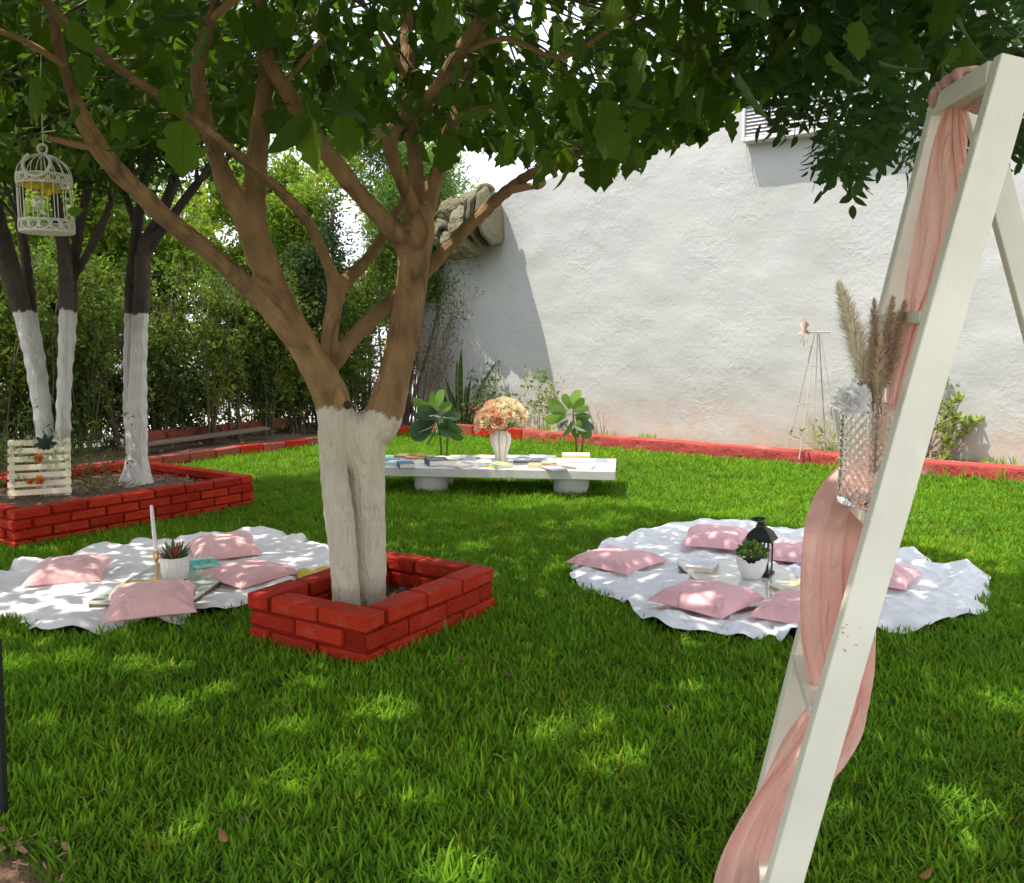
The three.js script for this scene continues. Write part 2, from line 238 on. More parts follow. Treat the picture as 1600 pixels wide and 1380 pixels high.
// ---------------------------------------------------------------- bricks
const jitter = rng(77);
function chamferBox(w, h, d, c, j) { // 44 triangles, corners slightly out of true
  const P = {}; const key = (sx, sy, sz, ax) => sx + ',' + sy + ',' + sz + ',' + ax;
  for (const sx of [-1, 1]) for (const sy of [-1, 1]) for (const sz of [-1, 1]) {
    const o = V3((jitter() - 0.5) * j, (jitter() - 0.5) * j, (jitter() - 0.5) * j), cc = c * (0.7 + jitter() * 0.7);
    for (const ax of [0, 1, 2]) { const v = V3(sx * w / 2, sy * h / 2, sz * d / 2); if (ax !== 0) v.x -= sx * cc; if (ax !== 1) v.y -= sy * cc; if (ax !== 2) v.z -= sz * cc; P[key(sx, sy, sz, ax)] = v.add(o); }
  }
  const pos = [], q = (a, b, c2, d2) => { const n = b.clone().sub(a).cross(c2.clone().sub(a)), mid = a.clone().add(c2).multiplyScalar(0.5); const l = n.dot(mid) > 0 ? [a, b, c2, a, c2, d2] : [a, c2, b, a, d2, c2]; for (const v of l) pos.push(v.x, v.y, v.z); };
  const t3 = (a, b, c2) => { const n = b.clone().sub(a).cross(c2.clone().sub(a)); for (const v of n.dot(a) > 0 ? [a, b, c2] : [a, c2, b]) pos.push(v.x, v.y, v.z); };
  for (const s of [-1, 1]) { q(...[[-1, -1], [1, -1], [1, 1], [-1, 1]].map(([a, b]) => P[key(s, a, b, 0)])); q(...[[-1, -1], [1, -1], [1, 1], [-1, 1]].map(([a, b]) => P[key(a, s, b, 1)])); q(...[[-1, -1], [1, -1], [1, 1], [-1, 1]].map(([a, b]) => P[key(a, b, s, 2)])); }
  for (const a of [-1, 1]) for (const b of [-1, 1]) {
    q(P[key(a, b, -1, 0)], P[key(a, b, 1, 0)], P[key(a, b, 1, 1)], P[key(a, b, -1, 1)]);
    q(P[key(a, -1, b, 0)], P[key(a, 1, b, 0)], P[key(a, 1, b, 2)], P[key(a, -1, b, 2)]);
    q(P[key(-1, a, b, 1)], P[key(1, a, b, 1)], P[key(1, a, b, 2)], P[key(-1, a, b, 2)]);
  }
  for (const a of [-1, 1]) for (const b of [-1, 1]) for (const c2 of [-1, 1]) t3(P[key(a, b, c2, 0)], P[key(a, b, c2, 1)], P[key(a, b, c2, 2)]);
  const g = new THREE.BufferGeometry(); g.setAttribute('position', new THREE.Float32BufferAttribute(pos, 3)); g.computeVertexNormals(); const r = boxUV(g), u = r.attributes.uv, o = jitter() * 5; for (let i = 0; i < u.count; i++) u.setXY(i, u.getX(i) + o, u.getY(i) + o * 0.7); return r;
}
const brickCache = {};
function brickGeo(w, h, d) { const k = [Math.round(w * 50), Math.round(h * 200), Math.round(d * 200)].join(); const c = (brickCache[k] ??= []); if (c.length < 4) { c.push(chamferBox(w, h, d, 0.007, 0.006)); return c[c.length - 1]; } return c[Math.floor(jitter() * c.length)]; }
// rectangle of brick courses; origin at corner o, sides along ex (length a) and ez (length b)
function brickRing(root, a, b, courses, L, W, H, joint, mats, coreMat) {
  const hgt = courses * (H + joint);
  for (let c = 0; c < courses; c++) {
    const y = c * (H + joint) + H / 2, flip = c % 2, sides = [[0, 0, a, 0], [a, 0, b, 1], [a, b, a, 2], [0, b, b, 3]];
    for (const [x0, z0, len, k] of sides) {
      const run = len - W - joint, start = flip ? W + joint : 0, n = Math.max(1, Math.round(run / (L + joint))), bl = run / n - joint;
      for (let i = 0; i < n; i++) {
        const s = start + i * (bl + joint) + bl / 2, dx = [1, 0, -1, 0][k], dz = [0, 1, 0, -1][k], ix = [0, -1, 0, 1][k], iz = [1, 0, -1, 0][k];
        const m = part(root, numbered('brick'), brickGeo(bl, H, W), mats[Math.floor(jitter() * mats.length)]);
        m.position.set(x0 + dx * s + ix * W / 2 + (jitter() - 0.5) * 0.007, y + (jitter() - 0.5) * 0.005, z0 + dz * s + iz * W / 2 + (jitter() - 0.5) * 0.007);
        m.rotation.set((jitter() - 0.5) * 0.012, (k % 2 ? Math.PI / 2 : 0) + (jitter() - 0.5) * 0.016, (jitter() - 0.5) * 0.012);
      }
    }
  }
  const q = 0.017, hh = hgt - joint - 0.009, core = [[a / 2, q + (W - 2 * q) / 2, a - 2 * q, W - 2 * q], [a / 2, b - q - (W - 2 * q) / 2, a - 2 * q, W - 2 * q], [q + (W - 2 * q) / 2, b / 2, W - 2 * q, b - 2 * W], [a - q - (W - 2 * q) / 2, b / 2, W - 2 * q, b - 2 * W]];
  part(root, 'mortar', merge(core.map(([x, z, w, d]) => xf(boxUV(new THREE.BoxGeometry(w, hh, d)), x, hh / 2 - 0.02, z))), coreMat);
}
// planter round the main tree. local x runs F -> L, local z runs F -> R
const reds = [mRed, mRedB, mRedC];
const TP = { F: V3(-0.655, 0, -3.885), a: 0.765, b: 1.06 };
{
  const ex = V3(-0.85, 0, -0.53).normalize(), t = thing('brick_planter', 'low square planter of red painted bricks around the big white trunk', 'planter', TP.F, Math.atan2(-ex.z, ex.x));
  brickRing(t, TP.a, TP.b, 3, 0.25, 0.13, 0.073, 0.015, reds, mMortar);
  TP.ex = ex; const lz = V3(0, 0, 1).applyAxisAngle(V3(0, 1, 0), t.rotation.y); TP.ez = lz;
}
// left planter, its soil, and the curbs
const LP = { F: V3(-3.50, 0, -6.165), a: 1.75, b: 2.06 };
const lpAt = (x, z, y = 0) => LP.F.clone().addScaledVector(T, -x).addScaledVector(U, z).setY(y);
{
  const t = thing('brick_planter', 'long red painted brick planter on the left holding two whitewashed trees', 'planter', LP.F, Math.atan2(T.z, -T.x));
  brickRing(t, LP.a, LP.b, 4, 0.262, 0.125, 0.061, 0.013, reds, mMortar);
  const soilG = (w, d, y, seed) => { const g = grid(24, 24, (a, b) => [lerp(0.10, w - 0.10, a), y + 0.05 * fbm(a * 5, seed, b * 5) + 0.012 * noise(a * 25, seed, b * 25), lerp(0.10, d - 0.10, b)]); return g; };
  part(t, 'soil', soilG(LP.a, LP.b, 0.19, 2), mSoil);
  const tp = scene.children.find((o) => o.name === 'brick_planter');
  part(tp, 'soil', soilG(TP.a, TP.b, 0.09, 5), mSoil);
}
// left curb: one course of bricks on a footing, and the same bricks round the corner
function curbBricks(root, p0, p1, W, H, L, seed, y = 0.035) {
  const d = p1.clone().sub(p0), len = d.length(); d.normalize(); const yaw = Math.atan2(-d.z, d.x), n = Math.round(len / L);
  for (let i = 0; i < n; i++) { const m = part(root, numbered('brick'), brickGeo(len / n - 0.014, H, W), jitter() < 0.5 ? mOldBrick : jitter() < 0.5 ? mRedC : mCurbRed); m.position.copy(p0).addScaledVector(d, (i + 0.5) * len / n).sub(root.position); m.position.y = y + H / 2 + (jitter() - 0.5) * 0.012; m.rotation.set((jitter() - 0.5) * 0.05, yaw + (jitter() - 0.5) * 0.03, (jitter() - 0.5) * 0.03); }
  const f = xf(boxUV(new THREE.BoxGeometry(len, H + y, W - 0.02)), 0, 0, 0, 0, yaw, 0); const mid = p0.clone().add(p1).multiplyScalar(0.5).sub(root.position); f.translate(mid.x, (H + y) / 2 - 0.008, mid.z); return f;
}
{
  const c = thing('brick_curb', 'old brick edging running along the left side of the lawn to the corner', 'curb', gp(0, -3)), a = gp(0, 0.1), b = gp(0, -9.5);
  const cc = thing('brick_curb', 'red brick edging along the back corner behind the low table', 'curb', gp(1, 0)), a2 = gp(0.12, 0), b2 = gp(1.95, 0);
  part(c, 'mortar', curbBricks(c, a, b, 0.13, 0.10, 0.36, 1), mMortar);
  part(cc, 'mortar', curbBricks(cc, a2, b2, 0.13, 0.15, 0.33, 2), mMortar);
}
{ // plastered red curb: a long low block with a worn, wavy top
  const s0 = 1.96, s1 = 13.4, root = thing('red_curb', 'long plastered curb painted faded red at the foot of the white wall', 'curb', gp(s0, 0), YAW_T);
  const L = s1 - s0, prof = [[-0.085, -0.05], [-0.08, 0.13], [-0.072, 0.165], [-0.05, 0.182], [0.0, 0.187], [0.05, 0.183], [0.075, 0.16], [0.08, -0.05]];
  const g = grid(240, 28, (a, b) => { const q = b * (prof.length - 1), i = Math.min(prof.length - 2, Math.floor(q)), f = q - i, x = a * L; let z = lerp(prof[i][0], prof[i + 1][0], f), y = lerp(prof[i][1], prof[i + 1][1], f);
    const n1 = fbm(x * 1.4, z * 8, y * 6), n2 = fbm(x * 6, z * 14, y * 10); y += (y > 0.1 ? 1 : 0.2) * (0.022 * n1 + 0.012 * n2); z += 0.016 * n2 + 0.01 * n1; return [x, y, -z]; });
  const uv = g.attributes.uv, p = g.attributes.position, col = new Float32Array(p.count * 3);
  for (let i = 0; i < p.count; i++) { const x = p.getX(i), y = p.getY(i), z = p.getZ(i); uv.setXY(i, x, y + z); const w = clamp(1.6 * fbm(x * 3, z * 9, y * 9) - 0.28 + (y > 0.16 && z < 0.02 ? 0.22 * noise(x * 1.2, 3, 3) + 0.10 : 0), 0, 1), k = 0.9 + 0.25 * noise(x * 2, y * 7, z * 7); const c = [0.40, 0.055, 0.045], pl = [0.58, 0.40, 0.32]; for (let m = 0; m < 3; m++) col[3 * i + m] = lerp(c[m] * k, pl[m], w); }
  g.setAttribute('color', new THREE.BufferAttribute(col, 3));
  part(root, 'painted_face', g, std(0xffffff, 0.85, { vertexColors: true, bumpMap: repeated(tBrick, 1.6), bumpScale: 0.02 }));
}
// boards and rubble behind the left curb
{
  const mOldWood = std(lin(0.22, 0.16, 0.12), 0.9, { map: repeated(tGrey, 2), bumpMap: repeated(tWood, 1), bumpScale: 0.006 });
  const b1 = single('old_board', xf(rbox(2.6, 0.13, 0.03), 0, 0.26, 0, 0.15, Math.atan2(-U.z, U.x), 0), mOldBrick, 'long dull red board lying on edge in the soil under the hedge', 'board'); b1.position.copy(gp(-0.95, -2.9));
  const b2 = single('old_board', xf(rbox(2.2, 0.03, 0.14), 0, 0.23, 0, 0.1, Math.atan2(-U.z, U.x) + 0.06, 0.02), mOldWood, 'grey weathered plank lying flat in the soil behind the left planter', 'board'); b2.position.copy(gp(-0.55, -3.6));
  const b3 = single('loose_brick', xf(brickGeo(0.26, 0.06, 0.13).clone(), 0, 0, 0, 0, 1.1, 0), mOldBrick, 'loose brick lying on the left edging near the big trunk', 'brick'); b3.position.copy(gp(-0.02, -1.75, 0.168));
}

// ---------------------------------------------------------------- wood: a smooth skin over tapered bones, meshed with surface nets
function woodSkin(bones, cell, k, amp, freq) {
  const lo = V3(1e9, 1e9, 1e9), hi = V3(-1e9, -1e9, -1e9);
  for (const b of bones) for (const [p, r] of [[b.a, b.ra], [b.b, b.rb]]) { lo.min(p.clone().subScalar(r + 3 * cell)); hi.max(p.clone().addScalar(r + 3 * cell)); }
  const n = hi.clone().sub(lo).divideScalar(cell), nx = Math.ceil(n.x) + 2, ny = Math.ceil(n.y) + 2, nz = Math.ceil(n.z) + 2;
  const F = new Float32Array(nx * ny * nz).fill(10), I = new Int16Array(nx * ny * nz).fill(-1), B = new Float32Array(nx * ny * nz).fill(10);
  bones.forEach((b, bi) => {
    const m = Math.max(b.ra, b.rb) + k + 2.5 * cell, ab = b.b.clone().sub(b.a), l2 = Math.max(ab.lengthSq(), 1e-9);
    const g0 = [0, 1, 2].map((c) => Math.max(0, Math.floor((Math.min(b.a.getComponent(c), b.b.getComponent(c)) - m - lo.getComponent(c)) / cell))), g1 = [nx, ny, nz].map((N, c) => Math.min(N - 1, Math.ceil((Math.max(b.a.getComponent(c), b.b.getComponent(c)) + m - lo.getComponent(c)) / cell)));
    for (let z = g0[2]; z <= g1[2]; z++) for (let y = g0[1]; y <= g1[1]; y++) for (let x = g0[0]; x <= g1[0]; x++) {
      const px = lo.x + x * cell, py = lo.y + y * cell, pz = lo.z + z * cell, ax = px - b.a.x, ay = py - b.a.y, az = pz - b.a.z;
      const t = clamp((ax * ab.x + ay * ab.y + az * ab.z) / l2, 0, 1), dx = ax - ab.x * t, dy = ay - ab.y * t, dz = az - ab.z * t, d = Math.sqrt(dx * dx + dy * dy + dz * dz) - lerp(b.ra, b.rb, t);
      const i = (z * ny + y) * nx + x; if (d < B[i]) { B[i] = d; I[i] = bi; }
      const kk = k, h = Math.max(kk - Math.abs(F[i] - d), 0) / kk; F[i] = Math.min(F[i], d) - h * h * kk * 0.25;
    }
  });
  for (let z = 0; z < nz; z++) for (let y = 0; y < ny; y++) for (let x = 0; x < nx; x++) { const i = (z * ny + y) * nx + x; if (Math.abs(F[i]) < 3 * cell + amp) F[i] -= amp * (noise((lo.x + x * cell) * freq, (lo.y + y * cell) * freq * 0.5, (lo.z + z * cell) * freq) + 0.5 * noise((lo.x + x * cell) * freq * 2.7, (lo.y + y * cell) * freq * 1.3, (lo.z + z * cell) * freq * 2.7)); }
  const vid = new Int32Array(nx * ny * nz).fill(-1), pos = [], bone = [], tri = [], C = [[0, 0, 0], [1, 0, 0], [0, 1, 0], [1, 1, 0], [0, 0, 1], [1, 0, 1], [0, 1, 1], [1, 1, 1]], E = [[0, 1], [2, 3], [4, 5], [6, 7], [0, 2], [1, 3], [4, 6], [5, 7], [0, 4], [1, 5], [2, 6], [3, 7]];
  const at = (x, y, z) => (z * ny + y) * nx + x;
  for (let z = 0; z < nz - 1; z++) for (let y = 0; y < ny - 1; y++) for (let x = 0; x < nx - 1; x++) {
    let m = 0; const f = C.map(([a, b, c], j) => { const v = F[at(x + a, y + b, z + c)]; if (v < 0) m |= 1 << j; return v; });
    if (m === 0 || m === 255) continue; let sx = 0, sy = 0, sz = 0, q = 0;
    for (const [a, b] of E) if (((m >> a) ^ (m >> b)) & 1) { const t = f[a] / (f[a] - f[b]); sx += lerp(C[a][0], C[b][0], t); sy += lerp(C[a][1], C[b][1], t); sz += lerp(C[a][2], C[b][2], t); q++; }
    vid[at(x, y, z)] = pos.length / 3; pos.push(lo.x + (x + sx / q) * cell, lo.y + (y + sy / q) * cell, lo.z + (z + sz / q) * cell); bone.push(I[at(x, y, z)]);
  }
  const quad = (a, b, c, d, f) => { if (a < 0 || b < 0 || c < 0 || d < 0) return; f ? tri.push(a, b, c, a, c, d) : tri.push(a, c, b, a, d, c); };
  for (let z = 1; z < nz - 1; z++) for (let y = 1; y < ny - 1; y++) for (let x = 1; x < nx - 1; x++) {
    const s = F[at(x, y, z)] < 0;
    if (s !== F[at(x + 1, y, z)] < 0) quad(vid[at(x, y - 1, z - 1)], vid[at(x, y, z - 1)], vid[at(x, y, z)], vid[at(x, y - 1, z)], s);
    if (s !== F[at(x, y + 1, z)] < 0) quad(vid[at(x - 1, y, z - 1)], vid[at(x - 1, y, z)], vid[at(x, y, z)], vid[at(x, y, z - 1)], s);
    if (s !== F[at(x, y, z + 1)] < 0) quad(vid[at(x - 1, y - 1, z)], vid[at(x, y - 1, z)], vid[at(x, y, z)], vid[at(x - 1, y, z)], s);
  }
  const g = new THREE.BufferGeometry(); g.setAttribute('position', new THREE.Float32BufferAttribute(pos, 3)); g.setIndex(tri); g.computeVertexNormals();
  const uv = new Float32Array(bone.length * 2);
  bone.forEach((bi, i) => { const b = bones[Math.max(0, bi)], p = V3(pos[3 * i], pos[3 * i + 1], pos[3 * i + 2]), ab = b.b.clone().sub(b.a), t = p.clone().sub(b.a).dot(ab) / Math.max(ab.lengthSq(), 1e-9), q = p.sub(b.a.clone().addScaledVector(ab, t)); uv[2 * i] = Math.atan2(q.x, q.z) / (2 * Math.PI) * 2; uv[2 * i + 1] = (b.l0 + t * ab.length()) * 1.6; });
  g.setAttribute('uv', new THREE.BufferAttribute(uv, 2));
  return { g, bone };
}
// limbs given as [point, radius] lists -> bones
function bonesOf(limbs) { const out = []; limbs.forEach((l, li) => { let len = 0; for (let i = 0; i < l.length - 1; i++) { out.push({ a: l[i][0], b: l[i + 1][0], ra: l[i][1], rb: l[i + 1][1], limb: li, l0: len }); len += l[i][0].distanceTo(l[i + 1][0]); } }); return out; }
function refine(l, n = 3) { const pts = smoothPath(l.map((q) => q[0]), (l.length - 1) * n), out = []; for (let i = 0; i < pts.length; i++) { const f = i / n, j = Math.min(l.length - 2, Math.floor(f)); out.push([pts[i], lerp(l[j][1], l[j + 1][1], f - j)]); } return out; }
// pixel-measured limb: [px, py, distance, radius in px of the photograph] -> a place in the garden
const limbPts = (list) => list.map(([x, y, z, r]) => { const p = D(x, y, z); return [p, r * PX(p)[2] / FOC]; });
const paintOrBark = (paint, bark, top, seed) => (p) => { // whitewash below a ragged line, bark above: both are the surface's own colour
  const edge = top(p) + 0.025 * fbm(p.x * 9, p.y * 4, p.z * 9 + seed) + 0.02 * noise(p.x * 30, p.y * 12, p.z * 30), dirt = 0.7 * Math.max(0, noise(p.x * 34, p.y * 2.2, p.z * 34 + seed) - 0.25) + Math.max(0, fbm(p.x * 8, p.y * 3, p.z * 8 + seed) - 0.12) * 1.5 + (noise(p.x * 28, p.y * 9, p.z * 28 + seed) > 0.52 ? 0.5 : 0), c = [0, 0, 0];
  if (p.y < edge) for (let k = 0; k < 3; k++) c[k] = lerp(paint[k], bark[k], clamp(dirt * 0.5, 0, 0.26)); else { const m = 0.8 + 0.55 * fbm(p.x * 5, p.y * 2.5, p.z * 5 + seed, 5) + 0.25 * noise(p.x * 20, p.y * 7, p.z * 20); for (let k = 0; k < 3; k++) c[k] = bark[k] * clamp(m * (1 - 0.55 * Math.pow(Math.max(0, 1 - Math.abs(noise(p.x * 11, p.y * 3.5, p.z * 11 + seed)) * 5), 2) * sstep(fbm(p.x * 4, p.y * 4, p.z * 4 + seed, 2), -0.05, 0.2)), 0.3, 1.5); }
  return c;
};
const mWoodV = std(0xffffff, 0.9, { vertexColors: true, bumpMap: tBark, bumpScale: 0.030 });
function splitWood(root, skin, bones, colour, names) { // one part for each limb, cut along the skin
  const { g, bone } = skin, p = g.attributes.position, nrm = g.attributes.normal, uv = g.attributes.uv, col = new Float32Array(p.count * 3), v = V3(0, 0, 0);
  for (let i = 0; i < p.count; i++) { v.fromBufferAttribute(p, i); const c = colour(v); col[3 * i] = c[0]; col[3 * i + 1] = c[1]; col[3 * i + 2] = c[2]; }
  const sets = names.map(() => []), ix = g.index.array, limbOf = (i) => bones[Math.max(0, bone[i])].limb;
  for (let t = 0; t < ix.length; t += 3) { const li = bones[Math.max(0, bone[ix[t]])].limb; sets[li].push(ix[t], ix[t + 1], ix[t + 2]); }
  const byName = {}; names.forEach((n, i) => { const key = n === 'trunk' ? 'trunk' : n + i; (byName[key] ??= { n, s: [] }).s.push(...sets[i]); });
  for (const { n, s } of Object.values(byName)) {
    if (!s.length) continue; const map = new Map(), P = [], N = [], Uv = [], Cc = [], J = [];
    for (const i of s) { let k = map.get(i); if (k === undefined) { k = map.size; map.set(i, k); P.push(p.getX(i), p.getY(i), p.getZ(i)); N.push(nrm.getX(i), nrm.getY(i), nrm.getZ(i)); Uv.push(uv.getX(i), uv.getY(i)); Cc.push(col[3 * i], col[3 * i + 1], col[3 * i + 2]); } J.push(k); }
    for (let t = 0; t < J.length; t += 3) { for (const q of [1, 2]) if (limbOf(s[t + q]) !== limbOf(s[t])) { const k = P.length / 3, o = J[t + q]; for (const [A, w] of [[P, 3], [N, 3], [Cc, 3]]) for (let m = 0; m < w; m++) A.push(A[w * o + m]); Uv.push(Uv[2 * J[t]] + 0.004 * q, Uv[2 * J[t] + 1] + 0.004); J[t + q] = k; } const u = [0, 1, 2].map((q) => Uv[2 * J[t + q]]); if (Math.max(...u) - Math.min(...u) > 1) for (let q = 0; q < 3; q++) if (u[q] < 0) { const k = P.length / 3, o = J[t + q]; for (const [A, w] of [[P, 3], [N, 3], [Cc, 3]]) for (let m = 0; m < w; m++) A.push(A[w * o + m]); Uv.push(Uv[2 * o] + 2, Uv[2 * o + 1]); J[t + q] = k; } }
    const h = new THREE.BufferGeometry(); for (const [k2, A, w] of [['position', P, 3], ['normal', N, 3], ['uv', Uv, 2], ['color', Cc, 3]]) h.setAttribute(k2, new THREE.Float32BufferAttribute(A, w)); h.setIndex(J);
    partW(root, n, h, mWoodV);
  }
}
// ---------------------------------------------------------------- leaves
function leafGeo(L, W, { lobes = 0, fold = 0.25, droop = 0.2, stalk = 0, simple = false, round = false } = {}) { // lies along +y from its stalk, face towards +z
  const half = simple ? [[0, 0], [0.5, 0.42], [0, 1]] : round ? [[0, 0], [0.2, 0.16], [0.40, 0.40], [0.5, 0.64], [0.42, 0.85], [0.2, 0.97], [0, 1]] : lobes ? [[0, 0.02], [0.30, 0.10], [0.40, 0.26], [0.30, 0.36], [0.5, 0.40], [0.5, 0.52], [0.33, 0.60], [0.36, 0.72], [0.17, 0.84], [0, 1]] : [[0, 0], [0.30, 0.14], [0.47, 0.36], [0.43, 0.58], [0.24, 0.82], [0, 1]];
  const pos = [], uv = [], idx = [], n = half.length, mid = half.map(([, y]) => y);
  const put = (x, y) => { pos.push(x * W, y * L, Math.abs(x) * W * fold - droop * L * y * y + (simple ? 0 : 0.10 * W * Math.sin(y * 8 + (x > 0 ? 1.4 : 0)) * Math.abs(x))); uv.push(x + 0.5, y); };
  for (let i = 0; i < n; i++) { put(0, mid[i]); put(-half[i][0], half[i][1]); put(half[i][0], half[i][1]); }
  for (let i = 0; i < n - 1; i++) { const a = 3 * i, b = a + 3; idx.push(a, b, a + 1, b, b + 1, a + 1, a, a + 2, b, b, a + 2, b + 2); }
  if (stalk) { const k = pos.length / 3, w = L * 0.012; pos.push(-w, 0.03 * L, 0, w, 0.03 * L, 0, -w, -stalk, stalk * 0.25, w, -stalk, stalk * 0.25); uv.push(0.5, 0, 0.5, 0, 0.5, 0, 0.5, 0); idx.push(k, k + 2, k + 1, k + 1, k + 2, k + 3); }
  const g = new THREE.BufferGeometry(); g.setAttribute('position', new THREE.Float32BufferAttribute(pos, 3)); g.setAttribute('uv', new THREE.Float32BufferAttribute(uv, 2)); g.setIndex(idx); g.computeVertexNormals(); return g;
}
const leafMat = (c, through = 0.42, gloss = 0.5, more = {}) => phys(c, 1, { transmission: through, thickness: 0, specularIntensity: 0.15, clearcoat: 0.10, clearcoatRoughness: gloss * 0.85, ...more });
function clump(n, spread, L, W, seed, opt) { const r = rng(seed), list = []; for (let i = 0; i < n; i++) { const g = leafGeo(L * rr(0.7, 1.25, r), W * rr(0.7, 1.2, r), opt); xf(g, 0, 0, 0, rr(-0.4, 1.2, r), rr(0, 6.28, r), rr(-1.9, 1.9, r)); const d = V3(rr(-1, 1, r), rr(-1, 1, r), rr(-1, 1, r)).multiplyScalar(spread); list.push(g.translate(d.x, d.y, d.z)); } return merge(list); }
function instanced(parent, name, geo, mat, list, color) { // list of {p, q, s, c}
  const m = new THREE.InstancedMesh(geo, mat, list.length), M = new THREE.Matrix4(); m.name = name; m.userData.kind = 'stuff'; shadowed(m);
  list.forEach((e, i) => { m.setMatrixAt(i, M.compose(e.p, e.q, typeof e.s === 'number' ? V3(e.s, e.s, e.s) : e.s)); if (e.c) m.setColorAt(i, e.c); }); parent.add(m); return m;
}
const quat = (x, y, z, o = 'YXZ') => new THREE.Quaternion().setFromEuler(new THREE.Euler(x, y, z, o));
const tint = (base, v, h, r = R) => { const k = 1 + (r() - 0.5) * 2 * v, w = (r() - 0.5) * 2 * h; return lin(base[0] * k * (1 + w), base[1] * k, base[2] * k * (1 - w)); };
// ---------------------------------------------------------------- the main tree
const mainLimbs = [
  [[543, 1000, 4.47, 21], [541, 940, 4.47, 20], [537, 870, 4.48, 20], [529, 800, 4.49, 21], [521, 720, 4.53, 20], [521, 660, 4.56, 23]],          // left stem, white
  [[582, 1000, 4.62, 25], [580, 940, 4.62, 22], [578, 870, 4.62, 23], [576, 800, 4.62, 24], [572, 730, 4.62, 28], [566, 675, 4.62, 33]],          // right stem, white
  [[530, 665, 4.6, 26.5], [514, 612, 4.58, 25.5], [478, 548, 4.55, 21.8], [440, 475, 4.52, 21.1], [410, 405, 4.5, 21.8], [396, 350, 4.48, 19.4], [400, 270, 4.45, 15.3], [408, 190, 4.4, 13.0], [414, 110, 4.35, 11.3], [410, 30, 4.3, 9.7], [405, -60, 4.3, 8.1]],
  [[592, 668, 4.62, 29.2], [606, 630, 4.64, 26.5], [620, 575, 4.66, 22.7], [632, 515, 4.68, 22.7], [641, 460, 4.7, 22.7], [648, 405, 4.7, 23.4], [652, 365, 4.7, 24.3], [656, 335, 4.7, 19.4]],
  [[404, 395, 4.5, 17.8], [380, 340, 4.42, 14.6], [355, 290, 4.32, 13.7], [335, 235, 4.2, 11.3], [318, 175, 4.05, 10.5], [308, 110, 3.9, 9.7], [330, 30, 3.75, 8.1], [345, -50, 3.6, 7.2]],
  [[458, 530, 4.5, 13.7], [425, 490, 4.42, 13.7], [380, 442, 4.3, 13.7], [332, 398, 4.2, 13.0], [290, 366, 4.1, 13.0], [252, 335, 4.0, 12.5], [222, 304, 3.9, 12.1], [190, 274, 3.82, 12.1], [160, 240, 3.75, 11.8], [138, 203, 3.68, 10.5], [118, 160, 3.6, 8.9], [95, 90, 3.5, 7.2], [80, 10, 3.4, 6.5]],
  [[508, 590, 4.68, 12.1], [513, 545, 4.72, 11.3], [519, 500, 4.74, 11.3], [526, 450, 4.74, 12.1], [522, 436, 4.7, 8.9], [503, 392, 4.6, 7.7], [480, 345, 4.5, 7.7], [450, 310, 4.38, 7.7], [408, 273, 4.2, 7.7], [355, 230, 4.0, 7.7], [300, 187, 3.8, 7.2], [252, 152, 3.65, 7.2], [205, 122, 3.5, 6.9], [150, 78, 3.35, 6.5], [98, 32, 3.2, 6.1], [60, -10, 3.1, 5.6]],
  [[526, 452, 4.74, 9.7], [545, 432, 4.8, 8.9], [565, 415, 4.86, 8.1], [590, 383, 4.95, 7.2], [612, 345, 5.0, 6.5], [640, 300, 5.1, 5.6]],
  [[516, 575, 4.7, 12.1], [552, 528, 4.8, 11.8], [590, 490, 4.86, 11.3], [625, 458, 4.92, 10.5], [662, 428, 4.95, 9.7], [700, 386, 5.0, 9.3], [745, 341, 5.06, 8.5], [790, 300, 5.1, 8.1], [830, 272, 5.15, 7.2], [876, 254, 5.2, 5.6], [912, 237, 5.22, 4.9], [948, 203, 5.25, 3.7]],
  [[648, 400, 4.68, 17.8], [622, 368, 4.62, 13.7], [600, 345, 4.58, 13.0], [560, 302, 4.5, 12.5], [518, 248, 4.42, 12.1], [490, 208, 4.36, 11.3], [462, 164, 4.3, 10.9], [440, 130, 4.26, 10.5], [416, 93, 4.22, 8.1]],
  [[652, 350, 4.66, 11.3], [641, 312, 4.6, 9.3], [624, 272, 4.55, 8.5], [611, 238, 4.5, 9.7], [610, 213, 4.46, 10.5], [624, 192, 4.42, 9.3], [654, 170, 4.35, 9.3], [687, 134, 4.25, 9.3], [714, 88, 4.15, 8.9], [746, 42, 4.05, 8.9], [775, -6, 3.95, 8.5], [800, -60, 3.9, 8.1]],
  [[656, 345, 4.74, 12.1], [650, 260, 4.85, 10.2], [642, 200, 4.92, 10.2], [638, 140, 4.98, 10.2], [636, 62, 5.05, 9.7], [632, -20, 5.1, 8.1]],
  [[660, 350, 4.74, 13.0], [678, 290, 4.8, 11.3], [696, 230, 4.88, 10.5], [714, 170, 4.95, 9.7], [735, 105, 5.05, 8.9], [757, 45, 5.15, 8.1], [775, -20, 5.2, 7.2]],
];
const limbNames = ['trunk', 'trunk', ...mainLimbs.slice(2).map(() => 'limb')];
const tree = thing('shade_tree', 'big shade tree with a white painted forked trunk standing in the square planter', 'tree', V3(-0.74, 0, -4.58));
const bark = [0.40, 0.235, 0.100], paintW = [0.68, 0.61, 0.47];
